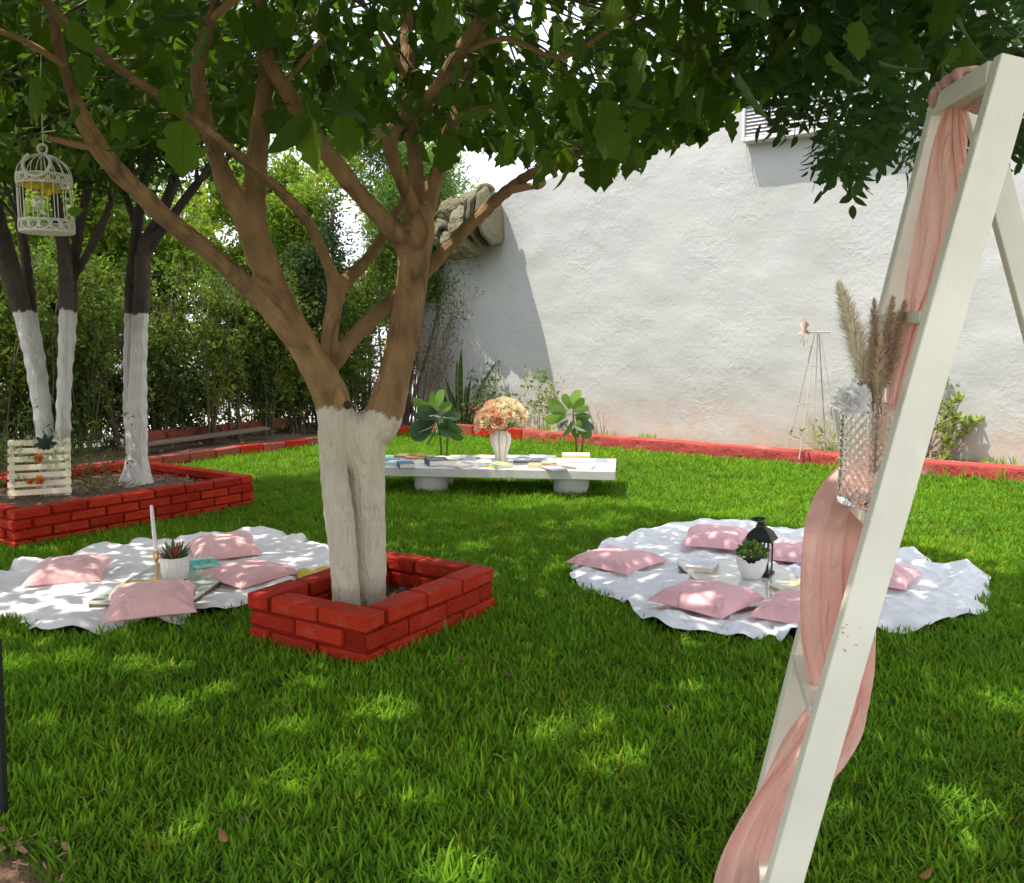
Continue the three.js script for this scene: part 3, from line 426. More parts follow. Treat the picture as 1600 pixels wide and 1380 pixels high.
{
  const limbs = mainLimbs.map((l) => refine(limbPts(l), 3)), bones = bonesOf(limbs);
  const skin = woodSkin(bones, 0.012, 0.024, 0.006, 7);
  splitWood(tree, skin, bones, paintOrBark(paintW, bark, (p) => p.x < -0.72 ? 1.135 : 1.135 - 0.45 * Math.min(0.2, Math.max(0, p.x + 0.72)), 3), limbNames);
  // knots, cut stubs and small side branches
  const mB = std(lin(...bark), 0.92, { bumpMap: tBark, bumpScale: 0.012 }), tw = (l) => { const q = refine(limbPts(l), 3); return tube(q.map((e) => e[0]), q.map((e) => e[1]), 7); };
  for (const l of [[[150, 230, 3.74, 7], [120, 226, 3.7, 6], [75, 215, 3.62, 4]], [[450, 124, 4.26, 5], [480, 88, 4.2, 4], [505, 60, 4.15, 3]], [[838, 274, 5.14, 7], [848, 286, 5.06, 6], [838, 292, 5.0, 5]], [[858, 262, 5.18, 5], [868, 274, 5.12, 4.5]],
    [[795, 297, 5.1, 7], [822, 292, 5.05, 6], [838, 290, 5.02, 5]], [[875, 254, 5.2, 4], [892, 240, 5.25, 3.5], [900, 226, 5.3, 3]], [[706, 182, 4.94, 4], [740, 170, 4.9, 3], [780, 164, 4.85, 2]], [[640, 130, 4.98, 5], [600, 60, 4.9, 4], [560, -10, 4.8, 3]], [[716, 84, 4.15, 5], [790, 60, 4.0, 4.5], [880, 90, 3.9, 4], [985, 20, 3.8, 4]],
    [[98, 100, 3.5, 6], [30, 60, 3.3, 5], [-60, 30, 3.1, 4]], [[330, 30, 3.75, 7], [400, -30, 3.5, 6]]]) part(tree, numbered('branch'), tw(l).applyMatrix4(new THREE.Matrix4().makeTranslation(0.74, 0, 4.58)), mB).name = 'branch';
  const kn = D(596, 208, 4.42), cl = []; for (let i = 0; i < 26; i++) { const a = V3(rr(-1, 1), rr(-0.6, 1), rr(-1, 1)).normalize(); cl.push(tube([kn.clone().addScaledVector(a, 0.01), kn.clone().addScaledVector(a, rr(0.03, 0.055))], [0.012, 0.005], 5)); }
  partW(tree, 'knot', merge(cl), std(lin(0.42, 0.29, 0.17), 0.9));
  const h0 = D(543, 633, 4.42); partW(tree, 'scar', xf(new THREE.SphereGeometry(0.022, 10, 8), h0.x, h0.y, h0.z), std(lin(0.05, 0.03, 0.02), 1));
}
// openings in the foliage that let single shafts of sun down to the lawn and the cloths
const shafts = [[30, 1030, 9], [130, 1020, 7], [265, 1100, 9], [208, 1030, 5], [270, 1036, 6], [345, 1070, 5], [495, 1066, 6], [545, 1186, 7], [592, 1103, 10], [470, 1130, 6], [912, 1126, 10], [940, 1186, 6], [722, 1340, 9], [440, 1216, 7], [1496, 1246, 7], [1582, 1092, 9], [838, 1136, 5], [740, 850, 12], [922, 815, 11], [970, 806, 9], [862, 884, 8], [1078, 1066, 6], [60, 948, 8], [135, 952, 9], [185, 930, 7], [100, 925, 6], [1312, 972, 8], [1110, 972, 7], [1215, 990, 6], [950, 880, 6], [1240, 868, 6], [1010, 905, 5], [300, 1290, 5], [1320, 1255, 5], [1540, 1310, 5], [640, 1240, 5], [1230, 1245, 6], [225, 945, 6]].map(([x, y, r]) => [G(x, y, 0.04), r / 100]);
const inShaft = (p, pad) => shafts.some(([g, r]) => { const d = p.clone().sub(g), k = d.dot(SUN); return d.addScaledVector(SUN, -k).lengthSq() < (r + pad) ** 2; });
// crown of large lobed leaves. The underside hangs lower near the viewer and lifts towards the far rim.
const leafSet = [leafGeo(1, 0.80, { lobes: 1, fold: 0.22, droop: 0.22, stalk: 0.35 }), leafGeo(1, 0.72, { lobes: 1, fold: 0.45, droop: 0.05, stalk: 0.3 }), leafGeo(1, 0.66, { lobes: 0, fold: 0.30, droop: 0.30, stalk: 0.3 })];
const mLeaf = leafMat(lin(0.094, 0.172, 0.008), 0.62, 0.7, { bumpMap: tVein, bumpScale: 0.005 }), mLeafDark = leafMat(lin(0.064, 0.126, 0.008), 0.58, 0.7, { bumpMap: tVein, bumpScale: 0.005 }), mLeafLight = leafMat(lin(0.14, 0.235, 0.012), 0.6, 0.7, { bumpMap: tVein, bumpScale: 0.005 });
const rimY = [[-200, 255], [0, 250], [100, 262], [180, 235], [300, 205], [400, 190], [500, 195], [600, 205], [680, 212], [760, 222], [860, 250], [950, 252], [1040, 215], [1100, 185], [1150, 140], [1220, 110], [1800, 60]];
const lookup = (tab, x) => { for (let i = 0; i < tab.length - 1; i++) if (x <= tab[i + 1][0]) return lerp(tab[i][1], tab[i + 1][1], clamp((x - tab[i][0]) / (tab[i + 1][0] - tab[i][0]), 0, 1)); return tab[tab.length - 1][1]; };
{
  const r = rng(5150), list = [[], [], []], near = []; let made = 0, guard = 0;
  const cx = -0.9, cz = 4.3; // centre, distance measured forwards
  while (made < NLEAF && guard++ < 400000) {
    const x = rr(-6.2, 2.3, r), zf = rr(0.2, 8.0, r), dx = x - cx, dz = zf - cz, ang = Math.atan2(dz, dx);
    const rx = dx > 0 ? 2.75 : 4.9, rz = dz > 0 ? 3.1 : 4.0, q = Math.hypot(dx / rx, dz / rz) + 0.10 * noise(Math.cos(ang) * 2.2, Math.sin(ang) * 2.2, 3);
    if (q > 1) continue;
    const a = 800 + FOC * x / Math.max(zf, 0.4) / (1 + 0.0), yb = lookup(rimY, a), slope = Math.tan(PITCH + Math.atan((yb - 690) / FOC));
    let hb = EYE - slope * zf + 0.10 * noise(x * 2.3, zf * 2.3, 1) + 0.08 * noise(x * 6, zf * 6, 4); if (zf < 2.25) hb = EYE + 0.44 * zf + 0.45;
    const top = 4.7 - 1.5 * q * q + 0.25 * noise(x, zf, 9), thick = Math.max(0.25, top - hb), t = Math.pow(r(), 1.25); let h = hb + 0.03 + t * thick;
    if (fbm(x * 1.3, h * 1.6, zf * 1.3, 3) < -0.30 + 0.10 * t && t > 0.12) continue;        // gaps between leafy sprays
    if (zf < (a < 900 ? 4.25 : 3.5) && h < EYE + 0.41 * zf && r() < 0.80) h = EYE + 0.42 * zf + 0.1 + r() * Math.max(0.4, top - EYE - 0.42 * zf);                              // little hangs between the viewer and the limbs
    const out = Math.atan2(-dz, dx), L = rr(0.078, 0.165, r) * (t > 0.5 ? 1.1 : 1), hang = rr(0.0, 1, r);
    const pitch = hang < 0.7 ? rr(2.6, 3.3, r) : rr(1.6, 2.5, r), turn = hang < 0.35 ? rr(0, 6.28, r) : rr(-1.3, 1.3, r);
    if (inShaft(V3(x, h - 0.3 * L, -zf), 0.36 * L)) { continue; }
    const e = { p: V3(x, h, -zf), q: quat(pitch, turn, rr(-0.55, 0.55, r)), s: V3(L * rr(0.85, 1.1, r), L, L), c: tint([1, 1, 1], 0.35, 0.12, r), L };
    const [px, py, dep] = PX(e.p); if (px > -40 && px < 170 && py > 165 && py < 420 && zf < 4.7) continue;
    made++; const k = Math.floor(r() * 3); e.k = k; list[k].push(e);
    if (px > -20 && px < 1620 && py > -20 && t < 0.5 && dep > 1.8) near.push([L * FOC / dep * (1 - t), e]);
  }
  // the crown's upper layers nearer the viewer, which close it against the sun
  for (let n = 0; n < 6500;) { const x = rr(-4.2, 1.9, r), zf = rr(0.8, 4.3, r), b = EYE + 0.44 * zf + 0.25, h = b + r() * Math.max(0.5, 4.5 - b), L = rr(0.09, 0.165, r); if (inShaft(V3(x, h - 0.3 * L, -zf), 0.36 * L)) { n += 0.2; continue; } n++; const k = Math.floor(r() * 3); list[k].push({ p: V3(x, h, -zf), q: quat(rr(1.7, 3.0, r), rr(0, 6.28, r), rr(-0.5, 0.5, r)), s: V3(L, L, L), c: tint([1, 1, 1], 0.35, 0.12, r), L, k }); }
  // the leaves that show largest are parts of their own; the mass behind them is one
  near.sort((a, b) => b[0] - a[0]); const pick = new Set(near.slice(0, 300).map((n) => n[1])), mats = [mLeaf, mLeafDark, mLeafLight, mLeaf, mLeafDark];
  let i = 0; for (const e of pick) { const m = part(tree, 'leaf', leafSet[e.k], mats[Math.floor(r() * (i++ % 4 ? 2 : 5))]); m.position.copy(e.p).sub(tree.position); m.quaternion.copy(e.q); m.scale.copy(e.s); }
  const rest = list.map((l) => l.filter((e) => !pick.has(e))); rest.forEach((l) => l.forEach((e) => e.p.sub(tree.position)));
  rest.forEach((l, k) => instanced(tree, 'crown', leafSet[k], [mLeaf, mLeafDark, mLeaf][k], l));
  // twigs that carry them
  const tg = []; for (let j = 0; j < 900; j++) { const l = rest[j % 3], e = l[Math.floor(r() * l.length)]; if (!e) continue; const b = e.p.clone(), d = V3(-b.x * 0.5 + rr(-0.3, 0.3, r), rr(-0.1, 0.5, r) + 0.2, -b.z * 0.5 + rr(-0.3, 0.3, r)).normalize().multiplyScalar(rr(0.4, 1.0, r)); tg.push(tube(smoothPath([b, b.clone().addScaledVector(d, 0.5).add(V3(0, 0.04, 0)), b.clone().add(d)], 4), [0.003, 0.004, 0.005, 0.007, 0.009], 4, false)); }
  part(tree, 'twigs', merge(tg), std(lin(0.13, 0.11, 0.045), 0.9)).userData.kind = 'stuff';
}

// ---------------------------------------------------------------- the two whitewashed trees in the left planter
function vaseTree(name, label, base, limbs, top, seed, crownAt) {
  const t = thing(name, label, 'tree', base), refd = limbs.map((l) => refine(limbPts(l), 3)), bones = bonesOf(refd), skin = woodSkin(bones, 0.017, 0.03, 0.006, 8);
  splitWood(t, skin, bones, paintOrBark([0.68, 0.66, 0.62], [0.085, 0.062, 0.048], top, seed), limbs.map(() => 'trunk'));
  const r = rng(seed), br = [], tips = [];
  for (const l of refd) { const [e, er] = l[l.length - 1]; const dir = e.clone().sub(l[l.length - 3][0]).normalize(); for (let i = 0; i < 5; i++) { const d = dir.clone().add(V3(rr(-0.7, 0.7, r), rr(0.1, 0.8, r), rr(-0.7, 0.7, r))).normalize(), L = rr(0.6, 1.3, r), m = e.clone().addScaledVector(d, L * 0.5).add(V3(rr(-0.1, 0.1, r), 0, rr(-0.1, 0.1, r))), q = e.clone().addScaledVector(d, L); br.push(tube(smoothPath([e.clone().addScaledVector(dir, -0.05), m, q], 8), [0, 1, 2, 3, 4, 5, 6, 7, 8].map((k) => lerp(er * 0.62, 0.008, k / 8)), 6)); tips.push(q);
    for (let j = 0; j < 4; j++) { const f = rr(0.4, 1, r), s = e.clone().lerp(q, f), w = s.clone().add(V3(rr(-0.6, 0.6, r), rr(0.0, 0.6, r), rr(-0.6, 0.6, r))); br.push(tube(smoothPath([s, s.clone().lerp(w, 0.5).add(V3(0, 0.05, 0)), w], 5), [0.012, 0.011, 0.009, 0.007, 0.006, 0.004], 5, false)); tips.push(w); } } }
  partW(t, 'branches', merge(br), std(lin(0.085, 0.065, 0.05), 0.95, { bumpMap: tBark, bumpScale: 0.01 })).userData.kind = 'stuff';
  const list = []; const { c, rad, n, low } = crownAt; for (let i = 0; i < n; i++) { const d = V3(rr(-1, 1, r), rr(-1, 1, r), rr(-1, 1, r)); if (d.lengthSq() > 1) { i--; continue; } const p = i % 3 ? V3(c.x + d.x * rad.x, c.y + d.y * rad.y, c.z + d.z * rad.z) : tips[Math.floor(r() * tips.length)].clone().add(d.clone().multiplyScalar(0.28)); if (p.y < low + 0.25 * noise(p.x * 3, p.y, p.z * 3) || fbm(p.x * 1.5, p.y * 1.5, p.z * 1.5, 3) < -0.16) continue; list.push({ p: p.sub(base), q: quat(rr(-1.2, 1.2, r), rr(0, 6.28, r), rr(-3, 3, r)), s: rr(0.75, 1.3, r), c: tint([1, 1, 1], 0.35, 0.15, r) }); }
  instanced(t, 'crown', clump(9, 0.10, 0.085, 0.032, seed, { simple: true, droop: 0.15 }), leafMat(lin(0.075, 0.135, 0.028), 0.45, 0.6), list);
  return t;
}
{
  const bA = D(80, 770, 7.35).setY(0.2), bB = D(212, 752, 7.95).setY(0.2);
  vaseTree('whitewashed_tree', 'slim tree with several white painted stems at the far left, behind the slatted pallet', bA, [
    [[80, 790, 7.35, 13.9], [74, 720, 7.35, 12.3], [62, 620, 7.35, 12.3], [48, 540, 7.35, 13.1], [36, 490, 7.35, 13.1], [18, 430, 7.3, 14.8], [4, 385, 7.25, 14.8], [-12, 320, 7.2, 13.1], [-25, 240, 7.1, 9.8]],
    [[86, 790, 7.4, 9.8], [78, 690, 7.45, 7.4], [66, 590, 7.5, 7.4], [52, 500, 7.5, 7.4], [44, 440, 7.5, 7.4], [38, 390, 7.55, 6.6], [28, 340, 7.6, 5.7]],
    [[96, 790, 7.35, 10.7], [98, 700, 7.35, 10.7], [100, 600, 7.35, 9.8], [103, 500, 7.35, 9.8], [103, 440, 7.35, 9.8], [98, 380, 7.35, 9.0], [88, 320, 7.4, 7.4], [80, 260, 7.4, 5.7]],
    [[92, 760, 7.45, 7.4], [94, 680, 7.5, 6.6], [105, 590, 7.5, 6.6], [111, 500, 7.5, 7.4], [113, 430, 7.5, 7.4], [122, 370, 7.5, 6.6], [134, 310, 7.5, 6.6], [142, 250, 7.5, 5.7]],
    [[116, 432, 7.48, 5.7], [140, 390, 7.45, 4.9], [160, 350, 7.4, 4.9], [175, 310, 7.4, 3.3]],
  ], () => 1.70, 11, { c: V3(-4.3, 3.7, -7.3), rad: V3(1.7, 1.35, 1.5), n: 3600, low: 2.62 });
  vaseTree('whitewashed_tree', 'slender tree with a white painted trunk flaring at its foot inside the left planter', bB, [
    [[212, 775, 7.95, 30.6], [213, 750, 7.95, 21.3], [214, 722, 7.95, 15.6], [214, 660, 7.95, 13.9], [216, 580, 7.95, 12.3], [219, 500, 7.95, 11.5], [222, 440, 7.95, 11.5], [227, 385, 7.95, 9.8], [245, 350, 7.95, 8.2], [262, 310, 7.9, 7.4], [275, 270, 7.9, 6.6]],
    [[206, 700, 8.0, 8.2], [201, 640, 8.02, 7.4], [200, 570, 8.02, 6.6], [202, 500, 8.02, 7.0], [204, 440, 8.0, 7.4], [211, 380, 8.0, 7.4], [218, 330, 8.0, 6.6], [226, 270, 8.0, 5.7], [240, 220, 8.0, 4.9]],
    [[228, 392, 7.96, 8.2], [245, 370, 7.9, 6.6], [268, 340, 7.85, 6.6], [290, 310, 7.8, 6.1], [312, 282, 7.75, 5.7]],
    [[222, 430, 7.97, 7.4], [218, 380, 8.05, 5.7], [205, 330, 8.1, 4.9], [190, 290, 8.15, 4.1], [172, 250, 8.2, 3.3]],
  ], () => 1.70, 12, { c: V3(-3.3, 3.75, -7.9), rad: V3(1.5, 1.2, 1.5), n: 3000, low: 2.72 });
}

// ---------------------------------------------------------------- thin-stemmed shrubs of the left hedge, a bright garden wall and fence behind
const mHedgeLeaf = leafMat(lin(0.15, 0.22, 0.03), 0.55, 0.6), mStem = std(lin(0.14, 0.105, 0.075), 0.95);
const hedgeClump = clump(8, 0.055, 0.05, 0.028, 31, { simple: true, droop: 0.1 });
function shrub(name, label, base, { h, spread, stems, n, seed, leaf = hedgeClump, mat = mHedgeLeaf, thick = 0.010, low = 0.25, group, cat = 'shrub', lean = 0, gap = -0.12, stemMat = mStem }) {
  const t = thing(name, label, cat, base, 0, group), r = rng(seed), st = [], paths = [];
  for (let i = 0; i < stems; i++) { const a = r() * 6.28, b = V3(Math.cos(a), 0, Math.sin(a)).multiplyScalar(rr(0.02, 0.16, r) * spread), o = V3(Math.cos(a) * spread * rr(0.25, 1, r) + lean, h * rr(0.65, 1.05, r), Math.sin(a) * spread * rr(0.2, 0.8, r)); const path = smoothPath([b, b.clone().lerp(o, 0.35).add(V3(rr(-0.08, 0.08, r), h * 0.06, rr(-0.08, 0.08, r))), b.clone().lerp(o, 0.7).add(V3(rr(-0.1, 0.1, r), h * 0.05, rr(-0.1, 0.1, r))), o], 12); paths.push(path); const k = thick * rr(0.6, 1.4, r); st.push(tube(path, path.map((_, j) => lerp(k, k * 0.3, j / 12)), 5, false));
    for (let j = 0; j < 5; j++) { const s = path[4 + Math.floor(r() * 8)], e = s.clone().add(V3(rr(-0.4, 0.4, r) * spread, rr(0.05, 0.45, r), rr(-0.4, 0.4, r) * spread)); st.push(tube([s, s.clone().lerp(e, 0.5).add(V3(0, 0.04, 0)), e], [k * 0.4, k * 0.33, k * 0.2], 4, false)); paths.push([s, s.clone().lerp(e, 0.5), e]); } }
  part(t, 'stems', merge(st), stemMat).userData.kind = 'stuff';
  const list = []; let g = 0; while (list.length < n && g++ < n * 6) { const pa = paths[Math.floor(r() * paths.length)], p = pa[Math.floor(r() * pa.length)].clone().add(V3(rr(-1, 1, r), rr(-1, 1, r), rr(-1, 1, r)).multiplyScalar(0.20)); if (p.y < low * (1 + 0.8 * noise(p.x * 4 + seed, 0, p.z * 4)) || fbm(p.x * 2.2 + base.x * 2, p.y * 2.2, p.z * 2.2 + base.z * 2, 3) < gap) continue; list.push({ p, q: quat(rr(-1.5, 1.5, r), rr(0, 6.28, r), rr(-3, 3, r)), s: rr(0.7, 1.35, r), c: tint([1, 1, 1], 0.35, 0.2, r) }); }
  instanced(t, 'foliage', leaf, mat, list); return t;
}
{
  const r = rng(88);
  for (let i = 0; i < 15; i++) {
    const u = -0.2 - i * 0.52, far = i < 6;
    shrub('hedge_shrub', 'small leaved hedge shrub with thin upright stems in the row behind the left edging', gp(-0.75 - rr(0, 0.35, r), u, 0.1), { h: rr(1.9, 2.5, r) + (far ? 0.1 : 0.2), spread: rr(0.45, 0.62, r), stems: 13, n: far ? 950 : 560, seed: 200 + i, low: 0.1, gap: far ? -0.09 : -0.02, group: 'thin-stemmed shrubs in the row along the left edging' });
  }
  for (let i = 0; i < 12; i++) shrub('low_bush', 'low dense leafy bush at the foot of the hedge behind the left edging', gp(-1.15 - rr(0, 0.3, r), -0.4 - i * 0.66, 0.08), { h: rr(0.7, 1.15, r), spread: rr(0.5, 0.7, r), stems: 12, n: 420, seed: 260 + i, low: 0.02, gap: -0.3, mat: leafMat(lin(0.085, 0.135, 0.03), 0.45, 0.6), group: 'low bushes at the foot of the left hedge' });
  shrub('background_tree', 'feathery tree with drooping sprays leaning over the upper left corner of the white wall', gp(-0.55, 0.12, 0.1), { h: 4.7, spread: 1.15, stems: 10, n: 2600, seed: 333, thick: 0.025, low: 2.3, lean: 0.3, cat: 'tree', leaf: clump(12, 0.12, 0.07, 0.022, 43, { simple: true, droop: 0.15 }), mat: leafMat(lin(0.12, 0.21, 0.035), 0.5, 0.65) });
  shrub('dark_bush', 'tall dark bush with a dense bundle of upright trunks just left of the big trunk', gp(-0.62, -1.55, 0.1), { h: 3.3, spread: 0.35, stems: 16, n: 900, seed: 310, thick: 0.03, mat: leafMat(lin(0.045, 0.085, 0.02), 0.35, 0.6), stemMat: std(lin(0.06, 0.048, 0.038), 1), low: 0.4 });
  // taller trees behind the fence, pale sunlit leaves on upright branches
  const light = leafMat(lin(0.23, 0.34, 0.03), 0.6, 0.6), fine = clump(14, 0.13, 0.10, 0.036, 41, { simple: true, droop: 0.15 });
  const spots = [[-2.9, -0.6, 5.2, 'pale green feathery tree behind the fence, seen between the forked limbs', 3400], [-2.2, 1.6, 4.6, 'light green ferny tree behind the top left corner of the white wall', 2600], [-3.4, -3.6, 5.0, 'upright light green tree behind the hedge, left of the big trunk', 3000], [-3.0, -6.4, 5.2, 'light green tree behind the two whitewashed trees', 2600], [-2.5, -4.9, 4.4, 'small light green tree behind the hedge, just right of the slender whitewashed trunk', 2400], [-3.6, -9.4, 5.0, 'light green tree behind the hedge at the far left', 2200]];
  spots.forEach(([s, u, h, label, n], i) => shrub('background_tree', label, gp(s, u, 0), { h, spread: 1.5, stems: 11, n, seed: 400 + i, leaf: fine, mat: light, thick: 0.035, low: 2.1, cat: 'tree', gap: -0.05 }));
  for (const [s, u, lb, sd] of [[-2.3, -3.2, 'bright leafy shrub filling the gap left of the big trunk, above the hedge', 451], [-2.4, -4.7, 'bright leafy shrub above the hedge, right beside the slender whitewashed trunk', 452]]) shrub('background_shrub', lb, gp(s, u, 0), { h: 3.3, spread: 1.0, stems: 12, n: 1500, seed: sd, leaf: fine, mat: light, thick: 0.018, low: 1.5, gap: -0.06 });
  // wire fence with posts and two rails
  const f = thing('wire_fence', 'thin metal fence with slim posts and rails half hidden in the hedge', 'fence', gp(-1.55, -4)), mF = std(lin(0.10, 0.17, 0.15), 0.6, { metalness: 0.3 });
  for (let i = 0; i < 6; i++) { const p = gp(-1.55, 0.4 - i * 2.1); partW(f, 'post', tube([p.clone().setY(0), p.clone().setY(2.35)], 0.028, 8), mF); }
  for (const y of [1.35, 2.3]) partW(f, 'rail', tube([gp(-1.55, 0.6, y), gp(-1.55, -10.4, y)], 0.018, 6), mF);
}
// bright sunlit yard beyond the fence: a long low white wall
{
  const w = thing('yard_wall', 'long white wall of the bright yard beyond the hedge', 'wall', gp(-7, -3)), L = 26, g = rbox(0.25, 1.5, L, 0.02);
  const m = part(w, 'wall_face', g, std(lin(0.82, 0.80, 0.78), 0.9, { bumpMap: tStucco, bumpScale: 0.02 })); m.position.y = 0.72; m.rotation.y = YAW_T;
}
// ---------------------------------------------------------------- the tree at the right with compound leaves
{
  const base = V3(3.7, 0, -3.7), t = thing('ash_tree', 'dark leaved tree with small pointed leaflets hanging at the upper right', 'tree', base), r = rng(61), mB = std(lin(0.07, 0.055, 0.045), 0.95, { bumpMap: tBark, bumpScale: 0.012 });
  const loc = (v) => v.clone().sub(base), P = (a) => smoothPath(a.map(loc), 12);
  const limb = (a, r0, r1, n = 'limb') => part(t, n, tube(P(a), [...Array(13)].map((_, i) => lerp(r0, r1, i / 12)), 9), mB);
  limb([base, V3(3.72, 0.9, -3.72), V3(3.65, 1.9, -3.75), V3(3.5, 2.4, -3.8)], 0.14, 0.10, 'trunk');
  limb([V3(3.52, 2.3, -3.8), V3(3.1, 2.45, -3.9), V3(2.55, 2.5, -4.0), V3(2.2, 2.75, -4.1)], 0.05, 0.018); limb([V3(3.5, 2.4, -3.8), V3(3.0, 3.1, -3.5), V3(2.3, 3.6, -3.4), V3(1.6, 3.8, -3.3)], 0.07, 0.02); limb([V3(3.5, 2.4, -3.8), V3(3.8, 3.2, -4.4), V3(3.9, 4.0, -5.0)], 0.07, 0.02); limb([V3(3.5, 2.4, -3.8), V3(4.2, 3.2, -3.2), V3(4.9, 3.8, -2.6)], 0.07, 0.02);
  limb([V3(2.75, 2.48, -3.95), V3(2.62, 2.2, -4.0), V3(2.45, 2.02, -4.1)], 0.022, 0.012); limb([V3(2.1, 3.6, -3.4), V3(1.7, 3.2, -4.0), V3(1.6, 3.0, -4.6)], 0.025, 0.01);
  // compound leaf: leaflets in pairs along a stalk that hangs along +y
  const comp = (n, sd) => { const q = rng(sd), l = [tube([V3(0, 0, 0), V3(0, 0.11, 0.005), V3(0, 0.24, -0.02)], [0.0022, 0.0018, 0.001], 4, false)]; for (let i = 0; i < n; i++) for (const s of i === n - 1 ? [0] : [-1, 1]) { const g = leafGeo(rr(0.075, 0.10, q), rr(0.034, 0.044, q), { fold: 0.3, droop: 0.25 }); xf(g, 0, 0, 0, rr(-0.3, 0.3, q), rr(-0.4, 0.4, q), -s * rr(0.7, 1.15, q)); l.push(g.translate(0, 0.06 + 0.18 * i / (n - 1), 0)); } return merge(l); };
  const sets = [comp(4, 1), comp(5, 2), comp(3, 3)], mA = leafMat(lin(0.050, 0.105, 0.022), 0.42, 0.5), list = [[], [], []], near = [];
  const rim2 = [[900, 60], [1130, 90], [1175, 150], [1235, 205], [1285, 275], [1320, 285], [1350, 250], [1400, 240], [1432, 300], [1465, 280], [1500, 235], [1560, 225], [1600, 270], [1700, 290], [2400, 300]];
  let made = 0, g = 0; while (made < NASH && g++ < 200000) {
    const x = rr(0.9, 6.6, r), zf = rr(1.5, 6.0, r), dx = (x - 3.6) / (x < 3.6 ? 2.7 : 3.0), dz = (zf - 3.7) / 2.3, q = Math.hypot(dx, dz) + 0.12 * noise(x * 1.5, 2, zf * 1.5); if (q > 1) continue;
    const yb = lookup(rim2, 800 + FOC * x / zf), sl = Math.tan(PITCH + Math.atan((yb - 690) / FOC)); let hb = EYE - sl * zf + 0.12 + 0.08 * noise(x * 3, zf * 3, 1); if (zf < 2.9) hb = EYE + 0.44 * zf + 0.25;
    const top = 4.9 - 1.4 * q * q, tt = Math.pow(r(), 1.3), h = hb + tt * Math.max(0.2, top - hb); if (fbm(x * 1.2 + 9, h * 1.4, zf * 1.2, 3) < -0.15 + 0.08 * tt && tt > 0.1) continue; if (fbm(x * 0.6 + 14, 1.7, zf * 0.6, 2) < -0.24) continue; if (inShaft(V3(x, h - 0.1, -zf), 0.09)) continue; made++;
    const e = { p: V3(x, h, -zf).sub(base), q: quat(rr(2.3, 3.5, r), rr(0, 6.28, r), rr(-0.5, 0.5, r)), s: rr(0.6, 0.95, r), c: tint([1, 1, 1], 0.35, 0.15, r) }, k = Math.floor(r() * 3); e.k = k; list[k].push(e);
    const [px, py, dep] = PX(V3(x, h, -zf)); if (px > 1100 && px < 1620 && py > 80 && tt < 0.35) near.push([(1 - tt) / dep, e]);
  }
  near.sort((a, b) => b[0] - a[0]); const pick = new Set(near.slice(0, 160).map((n) => n[1]));
  for (const e of pick) { const m = part(t, 'leaf', sets[e.k], mA); m.position.copy(e.p); m.quaternion.copy(e.q); m.scale.setScalar(e.s); }
  list.forEach((l, k) => instanced(t, 'crown', sets[k], mA, l.filter((e) => !pick.has(e))));
}
// ---------------------------------------------------------------- the round cloths: traced on the ground, so their outlines are also where grass stops
const clothL = [[-70, 925], [-40, 905], [0, 899], [26, 884], [49, 882], [117, 869], [162, 854], [192, 857], [221, 846], [270, 847], [286, 839], [341, 833], [390, 835], [432, 833], [471, 843], [507, 856], [528, 872], [515, 892], [470, 912], [430, 930], [383, 946], [345, 958], [325, 963], [302, 958], [286, 976], [227, 973], [162, 989], [97, 990], [62, 992], [39, 976], [20, 966], [0, 965], [-40, 950]].map(([x, y]) => G(x, y, 0.03));
const clothR = [[893, 905], [896, 888], [920, 868], [945, 852], [969, 842], [1020, 829], [1071, 825], [1120, 821], [1169, 822], [1203, 831], [1254, 831], [1300, 834], [1350, 843], [1396, 856], [1432, 867], [1475, 885], [1509, 891], [1541, 901], [1546, 927], [1530, 964], [1496, 963], [1475, 978], [1411, 988], [1370, 982], [1320, 990], [1280, 1000], [1240, 1000], [1220, 1005], [1207, 993], [1177, 1001], [1118, 995], [1058, 997], [1020, 980], [995, 963], [978, 944], [940, 930], [901, 916]].map(([x, y]) => G(x, y, 0.03));
const inPoly = (poly, x, z) => { let c = false; for (let i = 0, j = poly.length - 1; i < poly.length; j = i++) { const a = poly[i], b = poly[j]; if ((a.z > z) !== (b.z > z) && x < (b.x - a.x) * (z - a.z) / (b.z - a.z) + a.x) c = !c; } return c; };
const shrink = (poly, k) => { const c = poly.reduce((a, p) => a.add(p), V3(0, 0, 0)).divideScalar(poly.length); return poly.map((p) => c.clone().lerp(p, k)); };
const inL = shrink(clothL, 0.985), inR = shrink(clothR, 0.985);
const tpPoly = [TP.F, TP.F.clone().addScaledVector(TP.ex, TP.a), TP.F.clone().addScaledVector(TP.ex, TP.a).addScaledVector(TP.ez, TP.b), TP.F.clone().addScaledVector(TP.ez, TP.b)];
const lpPoly = [lpAt(0, 0), lpAt(LP.a, 0), lpAt(LP.a, LP.b), lpAt(0, LP.b)];
const dirtAt = G(-92, 1425, 0);
